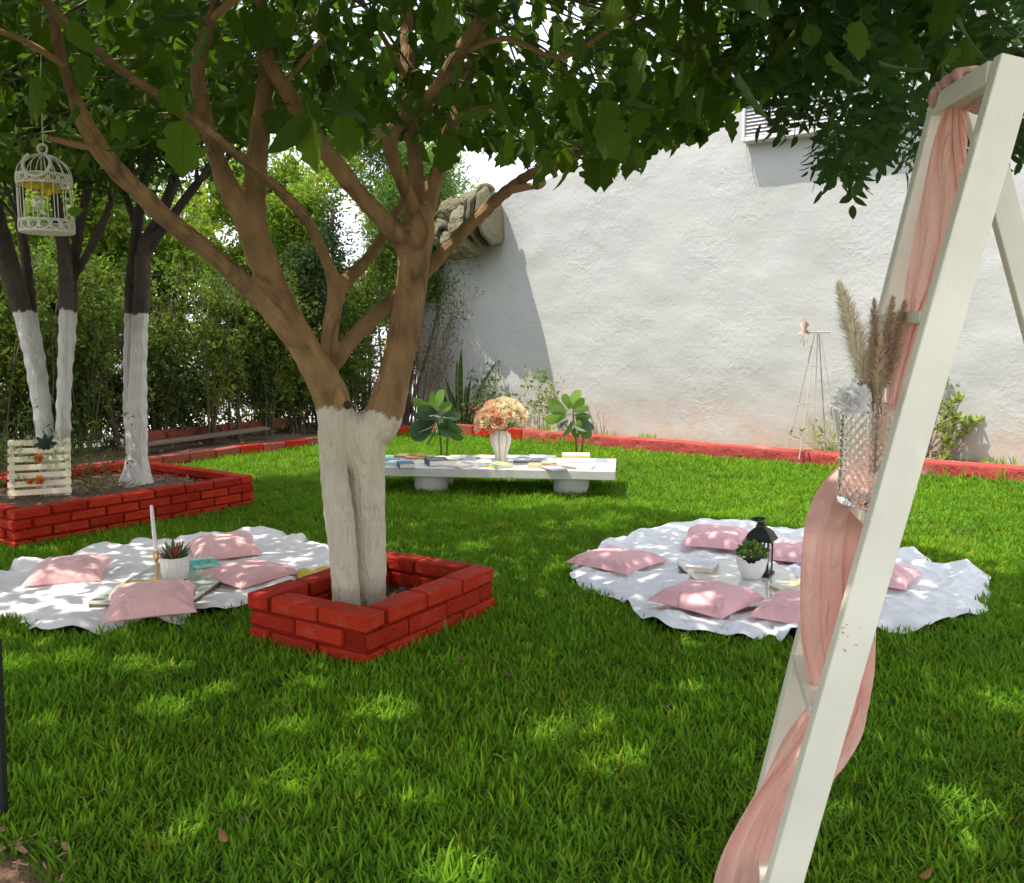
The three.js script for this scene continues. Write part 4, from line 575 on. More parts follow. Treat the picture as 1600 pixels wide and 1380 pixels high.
// ---------------------------------------------------------------- grass: broad short blades in tufts
{
  const r = rng(909);
  const tuft = (n, seed, wide) => { // one tuft: blades of three segments bending outwards
    const q = rng(seed), pos = [], idx = [], uv = []; for (let i = 0; i < n; i++) {
      const a = q() * 6.283, d = Math.sqrt(q()) * 0.05, bx = Math.cos(a) * d, bz = Math.sin(a) * d, dir = a + rr(-1.4, 1.4, q), L = rr(0.036, 0.074, q), w = rr(0.0026, 0.0046, q) * wide, bend = rr(0.25, 1.25, q), cx = Math.cos(dir), cz = Math.sin(dir), k = pos.length / 3; let x = bx, y = 0, z = bz, t = rr(0.05, 0.5, q);
      const tw = rr(-0.5, 0.5, q); for (let s = 0; s <= 3; s++) { const ww = w * [0.8, 1, 0.8, 0][s], an = dir + Math.PI / 2 + tw * s / 3; if (s < 3) { pos.push(x - Math.cos(an) * ww, y, z - Math.sin(an) * ww, x + Math.cos(an) * ww, y, z + Math.sin(an) * ww); uv.push(0, s / 3, 1, s / 3); } else { pos.push(x, y, z); uv.push(0.5, 1); } t += bend / 3; x += cx * Math.sin(t) * L / 3; z += cz * Math.sin(t) * L / 3; y += Math.cos(t) * L / 3; }
      idx.push(k, k + 1, k + 2, k + 1, k + 3, k + 2, k + 2, k + 3, k + 4, k + 3, k + 5, k + 4, k + 4, k + 5, k + 6);
    }
    const g = new THREE.BufferGeometry(); g.setAttribute('position', new THREE.Float32BufferAttribute(pos, 3)); g.setAttribute('uv', new THREE.Float32BufferAttribute(uv, 2)); g.setIndex(idx); g.computeVertexNormals(); return g;
  };
  const geos = [tuft(15, 1, 1), tuft(13, 2, 1.15), tuft(11, 3, 1.3), tuft(14, 4, 0.9)], lists = [[], [], [], []];
  const band = (z0, z1, dens) => { // metres forwards
    const half = (z) => 0.66 * z + 0.9, area = (z1 - z0) * (half(z0) + half(z1)), n = area * dens;
    for (let i = 0; i < n; i++) {
      const zf = rr(z0, z1, r), hw = half(z1), x = rr(-hw, hw, r), p = V3(x, 0, -zf); if (Math.abs(x) > half(zf)) continue;
      const [s, u] = toSU(p); if (s < 0.09 || u > -0.10) continue;
      if (inPoly(inL, x, -zf) || inPoly(inR, x, -zf) || inPoly(tpPoly, x, -zf) || inPoly(lpPoly, x, -zf)) continue;
      const patch = fbm(x * 0.9, 2, zf * 0.9, 3), dd = p.distanceTo(dirtAt); if (dd < 0.26 + 0.12 * noise(x * 9, 1, zf * 9)) continue;
      const dry = r() < 0.035 + 0.10 * Math.max(0, fbm(x * 2.4, 5, zf * 2.4, 3)), k = rr(0.7, 1.3, r) * (1 + 0.5 * patch), yel = 0.5 + 0.5 * fbm(x * 0.7 + 3, 8, zf * 0.7, 3) + rr(-0.15, 0.15, r);
      const c = dry ? lin(1.9 * k, 1.1 * k, 1.6 * k) : lin(lerp(0.75, 1.15, yel) * k, lerp(0.95, 1.05, yel) * k, lerp(1.1, 0.8, yel) * k);
      lists[Math.floor(r() * 4)].push({ p: p.setY(rr(-0.012, 0.004, r)), q: quat(rr(-0.28, 0.28, r), rr(0, 6.283, r), rr(-0.28, 0.28, r)), s: V3(1, rr(0.75, 1.15, r) * (1 + 0.35 * patch), 1).multiplyScalar(rr(0.85, 1.2, r) * (zf > 8 ? 1.15 : 1)), c });
    }
  };
  band(0.4, 1.9, 120); band(1.9, 4, 1500); band(4, 6.5, 1100); band(6.5, 9.5, 700); band(9.5, 14.2, 480);
  const m = phys(lin(0.158, 0.310, 0.012), 1, { transmission: 0.42, thickness: 0, specularIntensity: 0.2, clearcoat: 0.10, clearcoatRoughness: 0.4 });
  geos.forEach((g, i) => { const o = instanced(scene, numbered('grass'), g, m, lists[i]); });
  // taller unmown blades along the red curb
  const tall = [], g2 = tuft(7, 9, 1.0); g2.scale(1.3, 3.0, 1.3);
  for (let i = 0; i < 260; i++) { const s = 1.6 + Math.pow(r(), 1.2) * 9, u = r() < 0.6 ? -0.12 - 0.05 * r() : 0.12 + 0.12 * r(); if (fbm(s * 1.3, 4, 2, 2) < -0.05) continue; tall.push({ p: gp(s, u, u > 0 ? 0.14 : 0), q: quat(rr(-0.3, 0.3, r), rr(0, 6.28, r), rr(-0.3, 0.3, r)), s: rr(0.6, 1.25, r), c: lin(1.5, 1.35, 1) }); }
  instanced(scene, numbered('grass'), g2, m, tall);
  // fallen leaves and dry bits on the lawn and soil
  const lit = [], lg = leafGeo(0.05, 0.03, { fold: 0.5, droop: 0.4 });
  for (let i = 0; i < 34; i++) { const zf = rr(2.2, 7.5, r), x = rr(-0.6, 0.6, r) * zf; if (inPoly(clothL, x, -zf) || inPoly(clothR, x, -zf) || inPoly(tpPoly, x, -zf) || inPoly(lpPoly, x, -zf)) continue; lit.push({ p: V3(x, rr(0.03, 0.05, r), -zf), q: quat(rr(1.2, 1.9, r), rr(0, 6.28, r), rr(-0.4, 0.4, r)), s: rr(0.5, 1.1, r), c: tint([1, 1, 1], 0.3, 0.2, r) }); }
  for (let i = 0; i < 700; i++) { const p = i < 260 ? lpAt(rr(0.15, LP.a - 0.15, r), rr(0.15, LP.b - 0.15, r), 0.225) : i < 300 ? TP.F.clone().addScaledVector(TP.ex, rr(0.15, TP.a - 0.15, r)).addScaledVector(TP.ez, rr(0.15, TP.b - 0.15, r)).setY(0.12) : gp(rr(-1.6, -0.12, r), -rr(0, 9, r), 0.17); lit.push({ p, q: quat(rr(1.1, 2.0, r), rr(0, 6.28, r), rr(-0.5, 0.5, r)), s: rr(0.5, 1.2, r), c: tint([1, 1, 1], 0.4, 0.2, r) }); }
  instanced(scene, numbered('leaf_litter'), lg, leafMat(lin(0.24, 0.15, 0.07), 0.2, 0.9), lit);
}
// bare corner with wood chips, bottom left
{
  const g = grid(14, 14, (a, b) => { const t = a * 6.283, q = b * 0.36 * (1 + 0.2 * noise(Math.cos(t) * 2, 3, Math.sin(t) * 2)); return [dirtAt.x + Math.cos(t) * q, 0.012 + 0.02 * (1 - b) + 0.01 * noise(a * 9, b * 9, 1), dirtAt.z + Math.sin(t) * q]; });
  struct('soil', g, std(lin(0.20, 0.12, 0.07), 1, { bumpMap: tRough, bumpScale: 0.02 }));
  const r = rng(12), l = []; for (let i = 0; i < 150; i++) { const a = r() * 6.28, d = Math.sqrt(r()) * 0.33; l.push(xf(rbox(rr(0.012, 0.04, r), 0.005, rr(0.006, 0.014, r), 0.002, 1), dirtAt.x + Math.cos(a) * d, 0.035 + r() * 0.015, dirtAt.z + Math.sin(a) * d, rr(-0.4, 0.4, r), r() * 6, rr(-0.4, 0.4, r))); }
  struct('wood_chips', merge(l), std(lin(0.34, 0.21, 0.12), 0.95), 'stuff');
}
// dark metal post cut by the left edge of the view
{
  const a = D(2, 1312, 2.62).setY(0.0), b = D(-6, 1010, 2.62), p = thing('metal_post', 'dark slim metal post standing at the left edge of the lawn, leaning slightly', 'post', a.clone());
  partW(p, 'upright', beam(a, b.clone().lerp(a, -0.0).add(V3(-0.01, 0.02, 0)), V3(1, 0, 0), 0.042, 0.03, 0.004), std(lin(0.018, 0.018, 0.020), 0.45, { bumpMap: tRough, bumpScale: 0.001 }));
  partW(p, 'foot', xf(rbox(0.10, 0.012, 0.10), a.x, 0.012, a.z), std(lin(0.018, 0.018, 0.02), 0.5));
}
// ---------------------------------------------------------------- the two round white cloths
const tCloth = tFold;
function cloth(name, label, outline, seed, mat, crease = 1) {
  const c = outline.reduce((a, p) => a.add(p), V3(0, 0, 0)).divideScalar(outline.length), N = 260, M = 70;
  const curve = new THREE.CatmullRomCurve3(outline, true, 'centripetal').getPoints(1200), byA = curve.map((p) => [Math.atan2(p.z - c.z, p.x - c.x), Math.hypot(p.x - c.x, p.z - c.z)]).sort((a, b) => a[0] - b[0]);
  const rad = (a) => { let lo = 0, hi = byA.length - 1; if (a <= byA[0][0] || a >= byA[hi][0]) return (byA[0][1] + byA[hi][1]) / 2; while (hi - lo > 1) { const m = (lo + hi) >> 1; byA[m][0] < a ? lo = m : hi = m; } return lerp(byA[lo][1], byA[hi][1], (a - byA[lo][0]) / Math.max(1e-6, byA[hi][0] - byA[lo][0])); };
  const ridge = (x, y, s) => { const n = 1 - Math.abs(noise(x, y, s)) * 1.9; return n > 0 ? n * n * n : 0; };
  const height = (x, z, a, b) => { const wob = 0.35 * fbm(x * 1.4, seed, z * 1.4, 2);
    let y = 0.052 + 0.015 * fbm(x * 2.2, seed, z * 2.2, 3) + 0.014 * crease * ridge(x * 1.9 + wob, z * 2.6 - wob, seed + 3) + 0.009 * crease * ridge(x * 4.2 - wob, z * 3.1 + wob, seed + 9) + 0.006 * ridge(x * 7 + wob * 2, z * 8, seed + 5);
    const e = sstep(b, 0.80, 1); y += e * (0.024 * Math.sin(a * 11 + 3 * Math.sin(a * 3 + seed)) + 0.008 * Math.sin(a * 23 + 2 * Math.sin(a * 7)) + 0.004) - 0.022 * sstep(b, 0.93, 1); return Math.max(0.018, y); };
  const g = grid(N, M, (u, v) => { const a = (u * 2 - 1) * Math.PI, b = Math.pow(v, 0.8), q = rad(a) * b * (1 + 0.008 * Math.sin(a * 29 + 2 * Math.sin(a * 5 + seed)) * b * b), x = c.x + Math.cos(a) * q, z = c.z + Math.sin(a) * q; return [x, height(x, z, a, b), z]; }, true);
  const p = g.attributes.position, uv = g.attributes.uv; for (let i = 0; i < p.count; i++) uv.setXY(i, p.getX(i), p.getZ(i));
  const o = single(name, g, mat, label, 'cloth'); o.userData.h = 0; return { c, top: (x, z) => { const a = Math.atan2(z - c.z, x - c.x), b = Math.min(1, Math.hypot(x - c.x, z - c.z) / rad(a)); return height(x, z, a, b); } };
}
const mClothL = phys(lin(0.84, 0.81, 0.80), 0.95, { bumpMap: repeated(tWeave, 6), bumpScale: 0.0016, sheen: 0.2 });
const mClothR = phys(lin(0.80, 0.81, 0.84), 0.95, { bumpMap: repeated(tFold, 1.4), bumpScale: 0.014, sheen: 0.2 });
const CL = cloth('picnic_cloth', 'white woven picnic cloth spread on the grass to the left of the tree planter', clothL, 3, mClothL);
const CR = cloth('picnic_cloth', 'crumpled white round cloth spread on the grass on the right, behind the ladder', clothR, 8, mClothR, 1.9);

// ---------------------------------------------------------------- pink cushions
function cushionGeo(size, thick, seed) {
  const r = rng(seed), n = 56, side = (sg) => grid(n, n, (a, b) => { const u = a * 2 - 1, v = b * 2 - 1, pin = 0.085;
    const x = size / 2 * u * (1 - pin * (1 - v * v) * Math.abs(u) ** 2.5), z = size / 2 * v * (1 - pin * (1 - u * u) * Math.abs(v) ** 2.5);
    let t = Math.pow(Math.max(0, (1 - u ** 4) * (1 - v ** 4)), 0.55) * (1 - 0.18 * (u * u + v * v) / 2);
    const cr = Math.hypot(Math.abs(u) - 1, Math.abs(v) - 1), ang = Math.atan2(1 - Math.abs(v), 1 - Math.abs(u)), wr = Math.sin(ang * 11 + seed + Math.sign(u) * 2 + Math.sign(v)) * 0.006 * Math.exp(-((cr - 0.35) ** 2) * 9) + 0.010 * fbm(u * 2.2 + seed, v * 2.2, 1, 3) + 0.005 * Math.sin(u * 16 + 4 * fbm(u * 1.5, v * 1.5, seed)) * Math.max(0, Math.abs(v) - 0.45);
    const y = sg > 0 ? t * thick * 0.80 + wr * Math.min(1, t * 2.5) : -t * thick * 0.20; return sg > 0 ? [x, y, z] : [-x, y, z]; });
  return merge([side(1), side(-1)]);
}
const tPillow = repeated(tFold, 1.6), mPink = phys(lin(0.83, 0.48, 0.47), 0.9, { bumpMap: tPillow, bumpScale: 0.012, sheen: 0.5, sheenColor: lin(1, 0.8, 0.8), sheenRoughness: 0.6 }), mPinkR = phys(lin(0.81, 0.46, 0.49), 0.9, { bumpMap: tPillow, bumpScale: 0.012, sheen: 0.5, sheenColor: lin(1, 0.8, 0.85), sheenRoughness: 0.6 });
const pil = [ // px, py of the middle, size, turn, tilt, label, cloth
  [108, 891, 0.43, 0.25, 0.06, 'pink cushion lying alone at the far left of the left cloth', CL, 0.15, mPink], [350, 855, 0.44, 0.42, 0.08, 'pink cushion at the back edge of the left cloth, behind the teal book', CL, 0.15, mPink],
  [388, 894, 0.44, 0.95, 0.0, 'pink cushion nearest the tree planter on the left cloth', CL, 0.14, mPink], [237, 942, 0.45, 0.35, 0.05, 'pink cushion at the front of the left cloth, before the yellow edged book', CL, 0.15, mPink],
  [964, 874, 0.47, -0.72, 0.0, 'pink cushion overhanging the left edge of the right cloth', CR, 0.15, mPinkR], [1120, 845, 0.45, -0.30, 0.05, 'pink cushion at the back of the right cloth, left of the black lantern', CR, 0.13, mPinkR],
  [1248, 864, 0.44, -0.45, 0.04, 'pink cushion just right of the lantern, half behind the draped fabric', CR, 0.13, mPinkR], [1105, 938, 0.46, -0.78, 0.0, 'pink cushion at the front left of the right cloth, before the open book', CR, 0.16, mPinkR],
  [1256, 953, 0.44, -0.60, 0.04, 'pink cushion at the front of the right cloth, beside the draped fabric', CR, 0.14, mPinkR], [1366, 898, 0.45, -0.62, 0.0, 'pink cushion showing one corner to the right of the ladder rail', CR, 0.14, mPinkR]];
pil.forEach(([x, y, size, turn, tilt, label, C, th, m], i) => { const p = G(x, y, 0.10), o = thing('pink_cushion', label, 'cushion', V3(p.x, C.top(p.x, p.z) + th * 0.16 + 0.004, p.z), turn, 'pink cushions set round the low boards'); o.rotation.x = tilt; const g = cushionGeo(size, th * (0.64 + 0.12 * Math.sin(i * 2.7)), i + 3); for (let k = 0, uv = g.attributes.uv; k < uv.count; k++) uv.setXY(k, uv.getX(k) * 0.5 + i * 0.37, uv.getY(k) * 0.5 + i * 0.21); part(o, 'cover', g, m); });

// ---------------------------------------------------------------- low boards with glass tops, and what stands on them
const mGlassTop = phys(lin(0.72, 0.74, 0.72), 0.04, { specularIntensity: 1, ior: 1.6, clearcoat: 1, clearcoatRoughness: 0.02 }), mGlassL = phys(lin(0.60, 0.66, 0.60), 0.12, { clearcoat: 1, clearcoatRoughness: 0.03, map: tGrey });
const mDarkWood = std(lin(0.16, 0.10, 0.065), 0.6, { bumpMap: tWood, bumpScale: 0.002 });
function lowBoard(label, corners, H, mat) { // four ground points in order
  const c = corners.reduce((a, p) => a.add(p), V3(0, 0, 0)).divideScalar(4), w = (corners[0].distanceTo(corners[1]) + corners[2].distanceTo(corners[3])) / 2, d = (corners[1].distanceTo(corners[2]) + corners[3].distanceTo(corners[0])) / 2, e = corners[1].clone().sub(corners[0]), yaw = Math.atan2(-e.z, e.x);
  const t = thing('low_board', label, 'board', V3(c.x, 0.04, c.z), yaw);
  part(t, 'top', xf(rbox(w, 0.016, d, 0.004), 0, H - 0.04, 0), mat);
  const fr = 0.02, y = H - 0.04 - 0.008 - 0.015; for (const [x, z, a, b] of [[0, d / 2 - fr / 2 - 0.004, w - 0.01, fr], [0, -d / 2 + fr / 2 + 0.004, w - 0.01, fr], [w / 2 - fr / 2 - 0.004, 0, fr, d - 2 * fr - 0.012], [-w / 2 + fr / 2 + 0.004, 0, fr, d - 2 * fr - 0.012]]) part(t, 'edge', xf(rbox(a, 0.03, b, 0.003), x, y, z), mDarkWood);
  return { t, y: H + 0.008, c, yaw };
}
const boardL = lowBoard('low glass topped board in the middle of the left cloth, under the candlestick', [G(140, 940, 0.09), G(250, 880, 0.09), G(372, 886, 0.09), G(290, 948, 0.09)], 0.09, mGlassL);
const boardR = lowBoard('low mirror bright board in the middle of the right cloth, under the black lantern', [G(1060, 880, 0.10), G(1209, 876, 0.10), G(1300, 940, 0.10), G(1136, 950, 0.10)], 0.10, mGlassTop);

// books: two covers and a spine round a block of pages
const mPages = std(lin(0.72, 0.62, 0.45), 0.95, { bumpMap: repeated(tWood, 1, 8), bumpScale: 0.001 }), mPagesW = std(lin(0.78, 0.75, 0.68), 0.95, { bumpMap: repeated(tWood, 1, 8), bumpScale: 0.001 });
function coverArt(bg, draw, w = 128, h = 176) { const c = document.createElement('canvas'); c.width = w; c.height = h; const x = c.getContext('2d'); x.fillStyle = bg; x.fillRect(0, 0, w, h); draw && draw(x, w, h); const t = new THREE.CanvasTexture(c); t.colorSpace = THREE.SRGBColorSpace; return t; }
const flatUV = (g, w, d) => { const p = g.attributes.position, uv = g.attributes.uv; for (let i = 0; i < p.count; i++) uv.setXY(i, p.getX(i) / w + 0.5, 0.5 - p.getZ(i) / d); return g; };
function book(label, pos, yaw, w, d, h, cover, { art, pages = mPages, group, soft = 0.25 } = {}) {
  const t = thing('book', label, 'book', pos, yaw, group), m = cover.isColor ? std(cover, 0.5, art ? { map: art, color: 0xffffff } : {}) : cover, th = Math.min(0.003, h * 0.2);
  part(t, 'front_cover', flatUV(xf(rbox(w, th, d, 0.001, 1), 0, h - th / 2, 0), w, d), art ? std(lin(1, 1, 1), 0.45, { map: art }) : m);
  const plain = art ? std(cover, 0.5) : m; part(t, 'back_cover', xf(rbox(w, th, d, 0.001, 1), 0, th / 2, 0), plain); part(t, 'spine', xf(rbox(th, h - 2 * th - 0.0006, d, 0.001, 1), -w / 2 + th / 2, h / 2, 0), plain);
  part(t, 'pages', xf(rbox(w - 0.008, h - 2 * th - 0.0008, d - 0.008, 0.002, 1), 0.001, h / 2, 0), pages); return t;
}
function openBook(label, pos, yaw, w, d, group, printed) { const t = thing('open_book', label, 'book', pos, yaw, group); const pg = (s) => { const g = grid(14, 2, (a, b) => [s * a * w, 0.004 + 0.026 * Math.pow(1 - a, 0.5) * a * 2.4 + 0.010 * (1 - a), (b - 0.5) * d]); return g; };
  for (const s of [-1, 1]) part(t, 'page', pg(s), printed); part(t, 'cover', xf(rbox(2 * w + 0.012, 0.003, d + 0.01, 0.001, 1), 0, 0.0018, 0), std(lin(0.35, 0.25, 0.2), 0.7)); return t; }
const sketch = (x, w, h) => { x.strokeStyle = '#b9bcc4'; x.lineWidth = 1.2; const r = rng(4); for (let i = 0; i < 26; i++) { x.beginPath(); x.moveTo(r() * w, r() * h); x.bezierCurveTo(r() * w, r() * h, r() * w, r() * h, r() * w, r() * h); x.stroke(); } };
const teal = coverArt('#3fb8a8', (x, w, h) => { x.fillStyle = '#dff3ee'; x.fillRect(8, 8, w - 16, 22); x.strokeStyle = '#23302f'; x.lineWidth = 5; x.beginPath(); x.ellipse(w / 2, h * 0.58, w * 0.22, h * 0.26, 0.3, 0, 6.28); x.stroke(); x.fillStyle = '#b5604f'; x.beginPath(); x.arc(w * 0.62, h * 0.7, 14, 0, 6.28); x.fill(); });
const onBoard = (x, y, B, dy = 0) => { const p = G(x, y, B.y); return p.setY(B.y + dy); };
book('teal covered book lying behind the white succulent pot', onBoard(318, 883, boardL, 0.001), 0.5, 0.15, 0.21, 0.02, lin(0.05, 0.42, 0.36), { art: teal });
{ const p = G(222, 916, boardL.y + 0.02).setY(boardL.y + 0.001); book('thick book with yellowed pages left of the brass candlestick', p, 1.62, 0.15, 0.21, 0.035, lin(0.62, 0.42, 0.10), { art: coverArt('#c8a24a', (x, w, h) => { x.fillStyle = '#e9dcae'; x.fillRect(14, 20, w - 28, 44); x.fillStyle = '#8c6a22'; x.fillRect(0, h - 30, w, 10); }) }); }
{ const p = G(494, 892, 0.1); openBook('yellow open booklet behind the tree planter on the left cloth', V3(p.x, CL.top(p.x, p.z) + 0.012, p.z), 0.4, 0.11, 0.17, undefined, std(lin(0.62, 0.45, 0.05), 0.8)); }
book('white hardback with a line drawing, beside the green plant on the right cloth', onBoard(1098, 889, boardR, 0.001), -0.42, 0.165, 0.20, 0.032, lin(0.62, 0.68, 0.74), { art: coverArt('#dfe4ea', sketch), pages: mPages });
{ const p = onBoard(1238, 921, boardR, 0.001); book('pale yellow and green book at the front of the mirror bright board', p, -1.2, 0.15, 0.2, 0.016, lin(0.72, 0.66, 0.25), { art: coverArt('#d9dfc2', (x, w, h) => { x.fillStyle = '#e3d14a'; x.fillRect(0, 0, w, 40); x.fillRect(20, 80, w - 60, 16); }) }); }

// pots
function pot(label, pos, prof, mat, seg = 44) { const t = thing('plant_pot', label, 'plant pot', pos); part(t, 'pot', lathe(prof, seg), mat); return t; }
{
  const p = onBoard(274, 905, boardL), tex = texture(256, (u, v) => { const a = Math.abs(((u * 22) % 1) - 0.5) * 2, b = Math.abs(((u * 22 + 0.5) % 1) - 0.5) * 2, k = Math.sin(v * 26 + Math.sin(u * 44) * 1.5) > 0 ? a : b; return 0.4 + 0.6 * k; });
  const t = pot('white textured cylinder pot holding a red tipped succulent on the left board', p, [[0.001, 0.0], [0.055, 0], [0.066, 0.006], [0.078, 0.05], [0.081, 0.135], [0.079, 0.139], [0.074, 0.136], [0.072, 0.115], [0.001, 0.112]], std(lin(0.78, 0.76, 0.72), 0.5, { bumpMap: tex, bumpScale: 0.006 }));
  part(t, 'soil', xf(new THREE.CylinderGeometry(0.071, 0.071, 0.01, 28), 0, 0.118, 0), mSoil); const r = rng(7);
  const mS = [std(lin(0.09, 0.13, 0.045), 0.5), std(lin(0.30, 0.05, 0.05), 0.5), std(lin(0.16, 0.16, 0.06), 0.5)], g = lathe([[0.001, 0], [0.007, 0.008], [0.0085, 0.03], [0.006, 0.06], [0.001, 0.085]], 8); g.scale(1.3, 1, 0.5);
  for (let i = 0; i < 38; i++) { const m = part(t, 'succulent_leaf', g, mS[r() < 0.16 ? 1 : r() < 0.8 ? 0 : 2]), ring = i / 38; m.position.set(Math.cos(i * 2.4) * 0.03, 0.118 + 0.02 * (1 - ring), Math.sin(i * 2.4) * 0.03); m.rotation.set(0, -i * 2.4 + Math.PI / 2, 0); m.rotateX(lerp(0.15, 1.15, ring) + rr(-0.1, 0.1, r)); m.scale.setScalar(rr(0.8, 1.25, r)); }
}
{
  const p = onBoard(1174, 903, boardR), g = lathe([[0.001, 0.002], [0.045, 0], [0.056, 0.006], [0.076, 0.05], [0.088, 0.10], [0.090, 0.128], [0.086, 0.128], [0.082, 0.095], [0.001, 0.09]], 72), q = g.attributes.position;
  for (let i = 0; i < q.count; i++) { const a = Math.atan2(q.getZ(i), q.getX(i)), y = q.getY(i); if (y > 0.105) q.setY(i, y + 0.012 * Math.abs(((a * 2.9 + 0.4) % 1)) - 0.030 * Math.exp(-((a - 1.9) ** 2) * 4) - 0.012 * Math.exp(-((a - 0.6) ** 2) * 9)); } g.computeVertexNormals();
  const t = thing('plant_pot', 'white eggshell shaped pot with a bushy green plant on the right board', 'plant pot', p); part(t, 'pot', g, std(lin(0.76, 0.75, 0.74), 0.45)); part(t, 'soil', xf(new THREE.CylinderGeometry(0.08, 0.08, 0.008, 30), 0, 0.096, 0), mSoil);
  const r = rng(19), l = [], st = []; for (let i = 0; i < 260; i++) { const a = r() * 6.28, d = Math.sqrt(r()) * 0.085, y = 0.12 + 0.09 * (1 - (d / 0.1) ** 2) * r() + 0.015; const b = V3(Math.cos(a) * d, y, Math.sin(a) * d); if (i % 5 === 0) st.push(tube([V3(b.x * 0.4, 0.095, b.z * 0.4), b.clone().add(V3(0, -0.005, 0))], 0.0012, 4, false)); l.push({ p: b, q: quat(rr(-0.3, 1.3, r), rr(0, 6.28, r), rr(-1, 1, r)), s: rr(0.8, 1.3, r), c: tint([1, 1, 1], 0.4, 0.2, r) }); }
  instanced(t, 'foliage', leafGeo(0.026, 0.018, { fold: 0.3 }), leafMat(lin(0.13, 0.24, 0.04), 0.35, 0.5), l); part(t, 'stems', merge(st), std(lin(0.1, 0.16, 0.04), 0.8)).userData.kind = 'stuff';
}
{ // candlestick with a tall candle, and a small glass
  const b = onBoard(246, 915, boardL), top = D(233, 789, -b.z + 0.0), c = thing('brass_candlestick', 'slim brass candlestick holding a tall white taper candle, slightly tilted', 'candlestick', b.clone()), H = 0.19;
  const mBr = std(lin(0.62, 0.40, 0.16), 0.28, { metalness: 1 }); part(c, 'stem', lathe([[0.001, 0], [0.034, 0], [0.035, 0.004], [0.012, 0.012], [0.006, 0.03], [0.005, 0.13], [0.008, 0.14], [0.016, 0.15], [0.018, 0.165], [0.013, 0.175], [0.0135, 0.20], [0.0115, 0.20], [0.011, 0.18], [0.001, 0.178]], 28), mBr);
  const L = top.y - b.y - H; part(c, 'candle', xf(lathe([[0.001, 0], [0.0115, 0], [0.0112, L * 0.5], [0.0095, L - 0.01], [0.006, L - 0.002], [0.001, L]], 20), 0, H, 0, 0, 0, 0.05), std(lin(0.80, 0.72, 0.68), 0.5)); part(c, 'wick', xf(new THREE.CylinderGeometry(0.001, 0.001, 0.012, 6), -0.05 * L, H + L + 0.004, 0), std(lin(0.03, 0.03, 0.03), 1));
  const g = G(322, 904, 0.1), gl = single('small_glass', lathe([[0.001, 0], [0.024, 0], [0.028, 0.004], [0.031, 0.06], [0.029, 0.06], [0.026, 0.008], [0.001, 0.006]], 28), phys(lin(0.96, 0.97, 0.97), 0.03, { transmission: 1, thickness: 0 }), 'small clear glass beside the cushion near the tree planter', 'glass'); gl.position.set(g.x, boardL.y, g.z);
}
{ // black lantern
  const p = onBoard(1187, 897, boardR), t = thing('black_lantern', 'black metal lantern with a domed roof and ring handle on the right board', 'lantern', p, -0.5), mB = std(lin(0.012, 0.012, 0.012), 0.45), W = 0.125, H = 0.175;
  part(t, 'base', merge([xf(rbox(W + 0.02, 0.012, W + 0.02), 0, 0.006, 0), xf(rbox(W, 0.02, W), 0, 0.0225, 0)]), mB);
  for (const [x, z] of [[1, 1], [1, -1], [-1, 1], [-1, -1]]) part(t, 'post', xf(rbox(0.010, H, 0.010, 0.001, 1), x * (W / 2 - 0.006), 0.033 + H / 2, z * (W / 2 - 0.006)), mB);
  part(t, 'roof', xf(lathe([[0.115, 0], [0.116, 0.006], [0.105, 0.016], [0.085, 0.045], [0.055, 0.066], [0.036, 0.074], [0.034, 0.09], [0.020, 0.105], [0.001, 0.11]], 4), 0, 0.033 + H, 0, 0, Math.PI / 4, 0), std(lin(0.012, 0.012, 0.012), 0.5, { flatShading: true }));
  part(t, 'ring_handle', xf(new THREE.TorusGeometry(0.036, 0.0075, 10, 36), -0.018, 0.033 + H + 0.122, 0, 1.2, 0.5, 0), mB);
  const pane = rbox(0.002, H - 0.004, W - 0.03, 0.0005, 1), mG = phys(lin(0.97, 0.98, 0.97), 0.02, { transmission: 1, thickness: 0 }); for (let k = 0; k < 4; k++) { const m = part(t, 'pane', pane, mG); m.position.set(Math.cos(k * Math.PI / 2) * (W / 2 - 0.006), 0.033 + H / 2, -Math.sin(k * Math.PI / 2) * (W / 2 - 0.006)); m.rotation.y = k * Math.PI / 2; }
  part(t, 'candle', xf(lathe([[0.001, 0], [0.03, 0], [0.03, 0.05], [0.028, 0.053], [0.001, 0.05]], 24), 0, 0.033, 0), std(lin(0.78, 0.75, 0.68), 0.5));
}
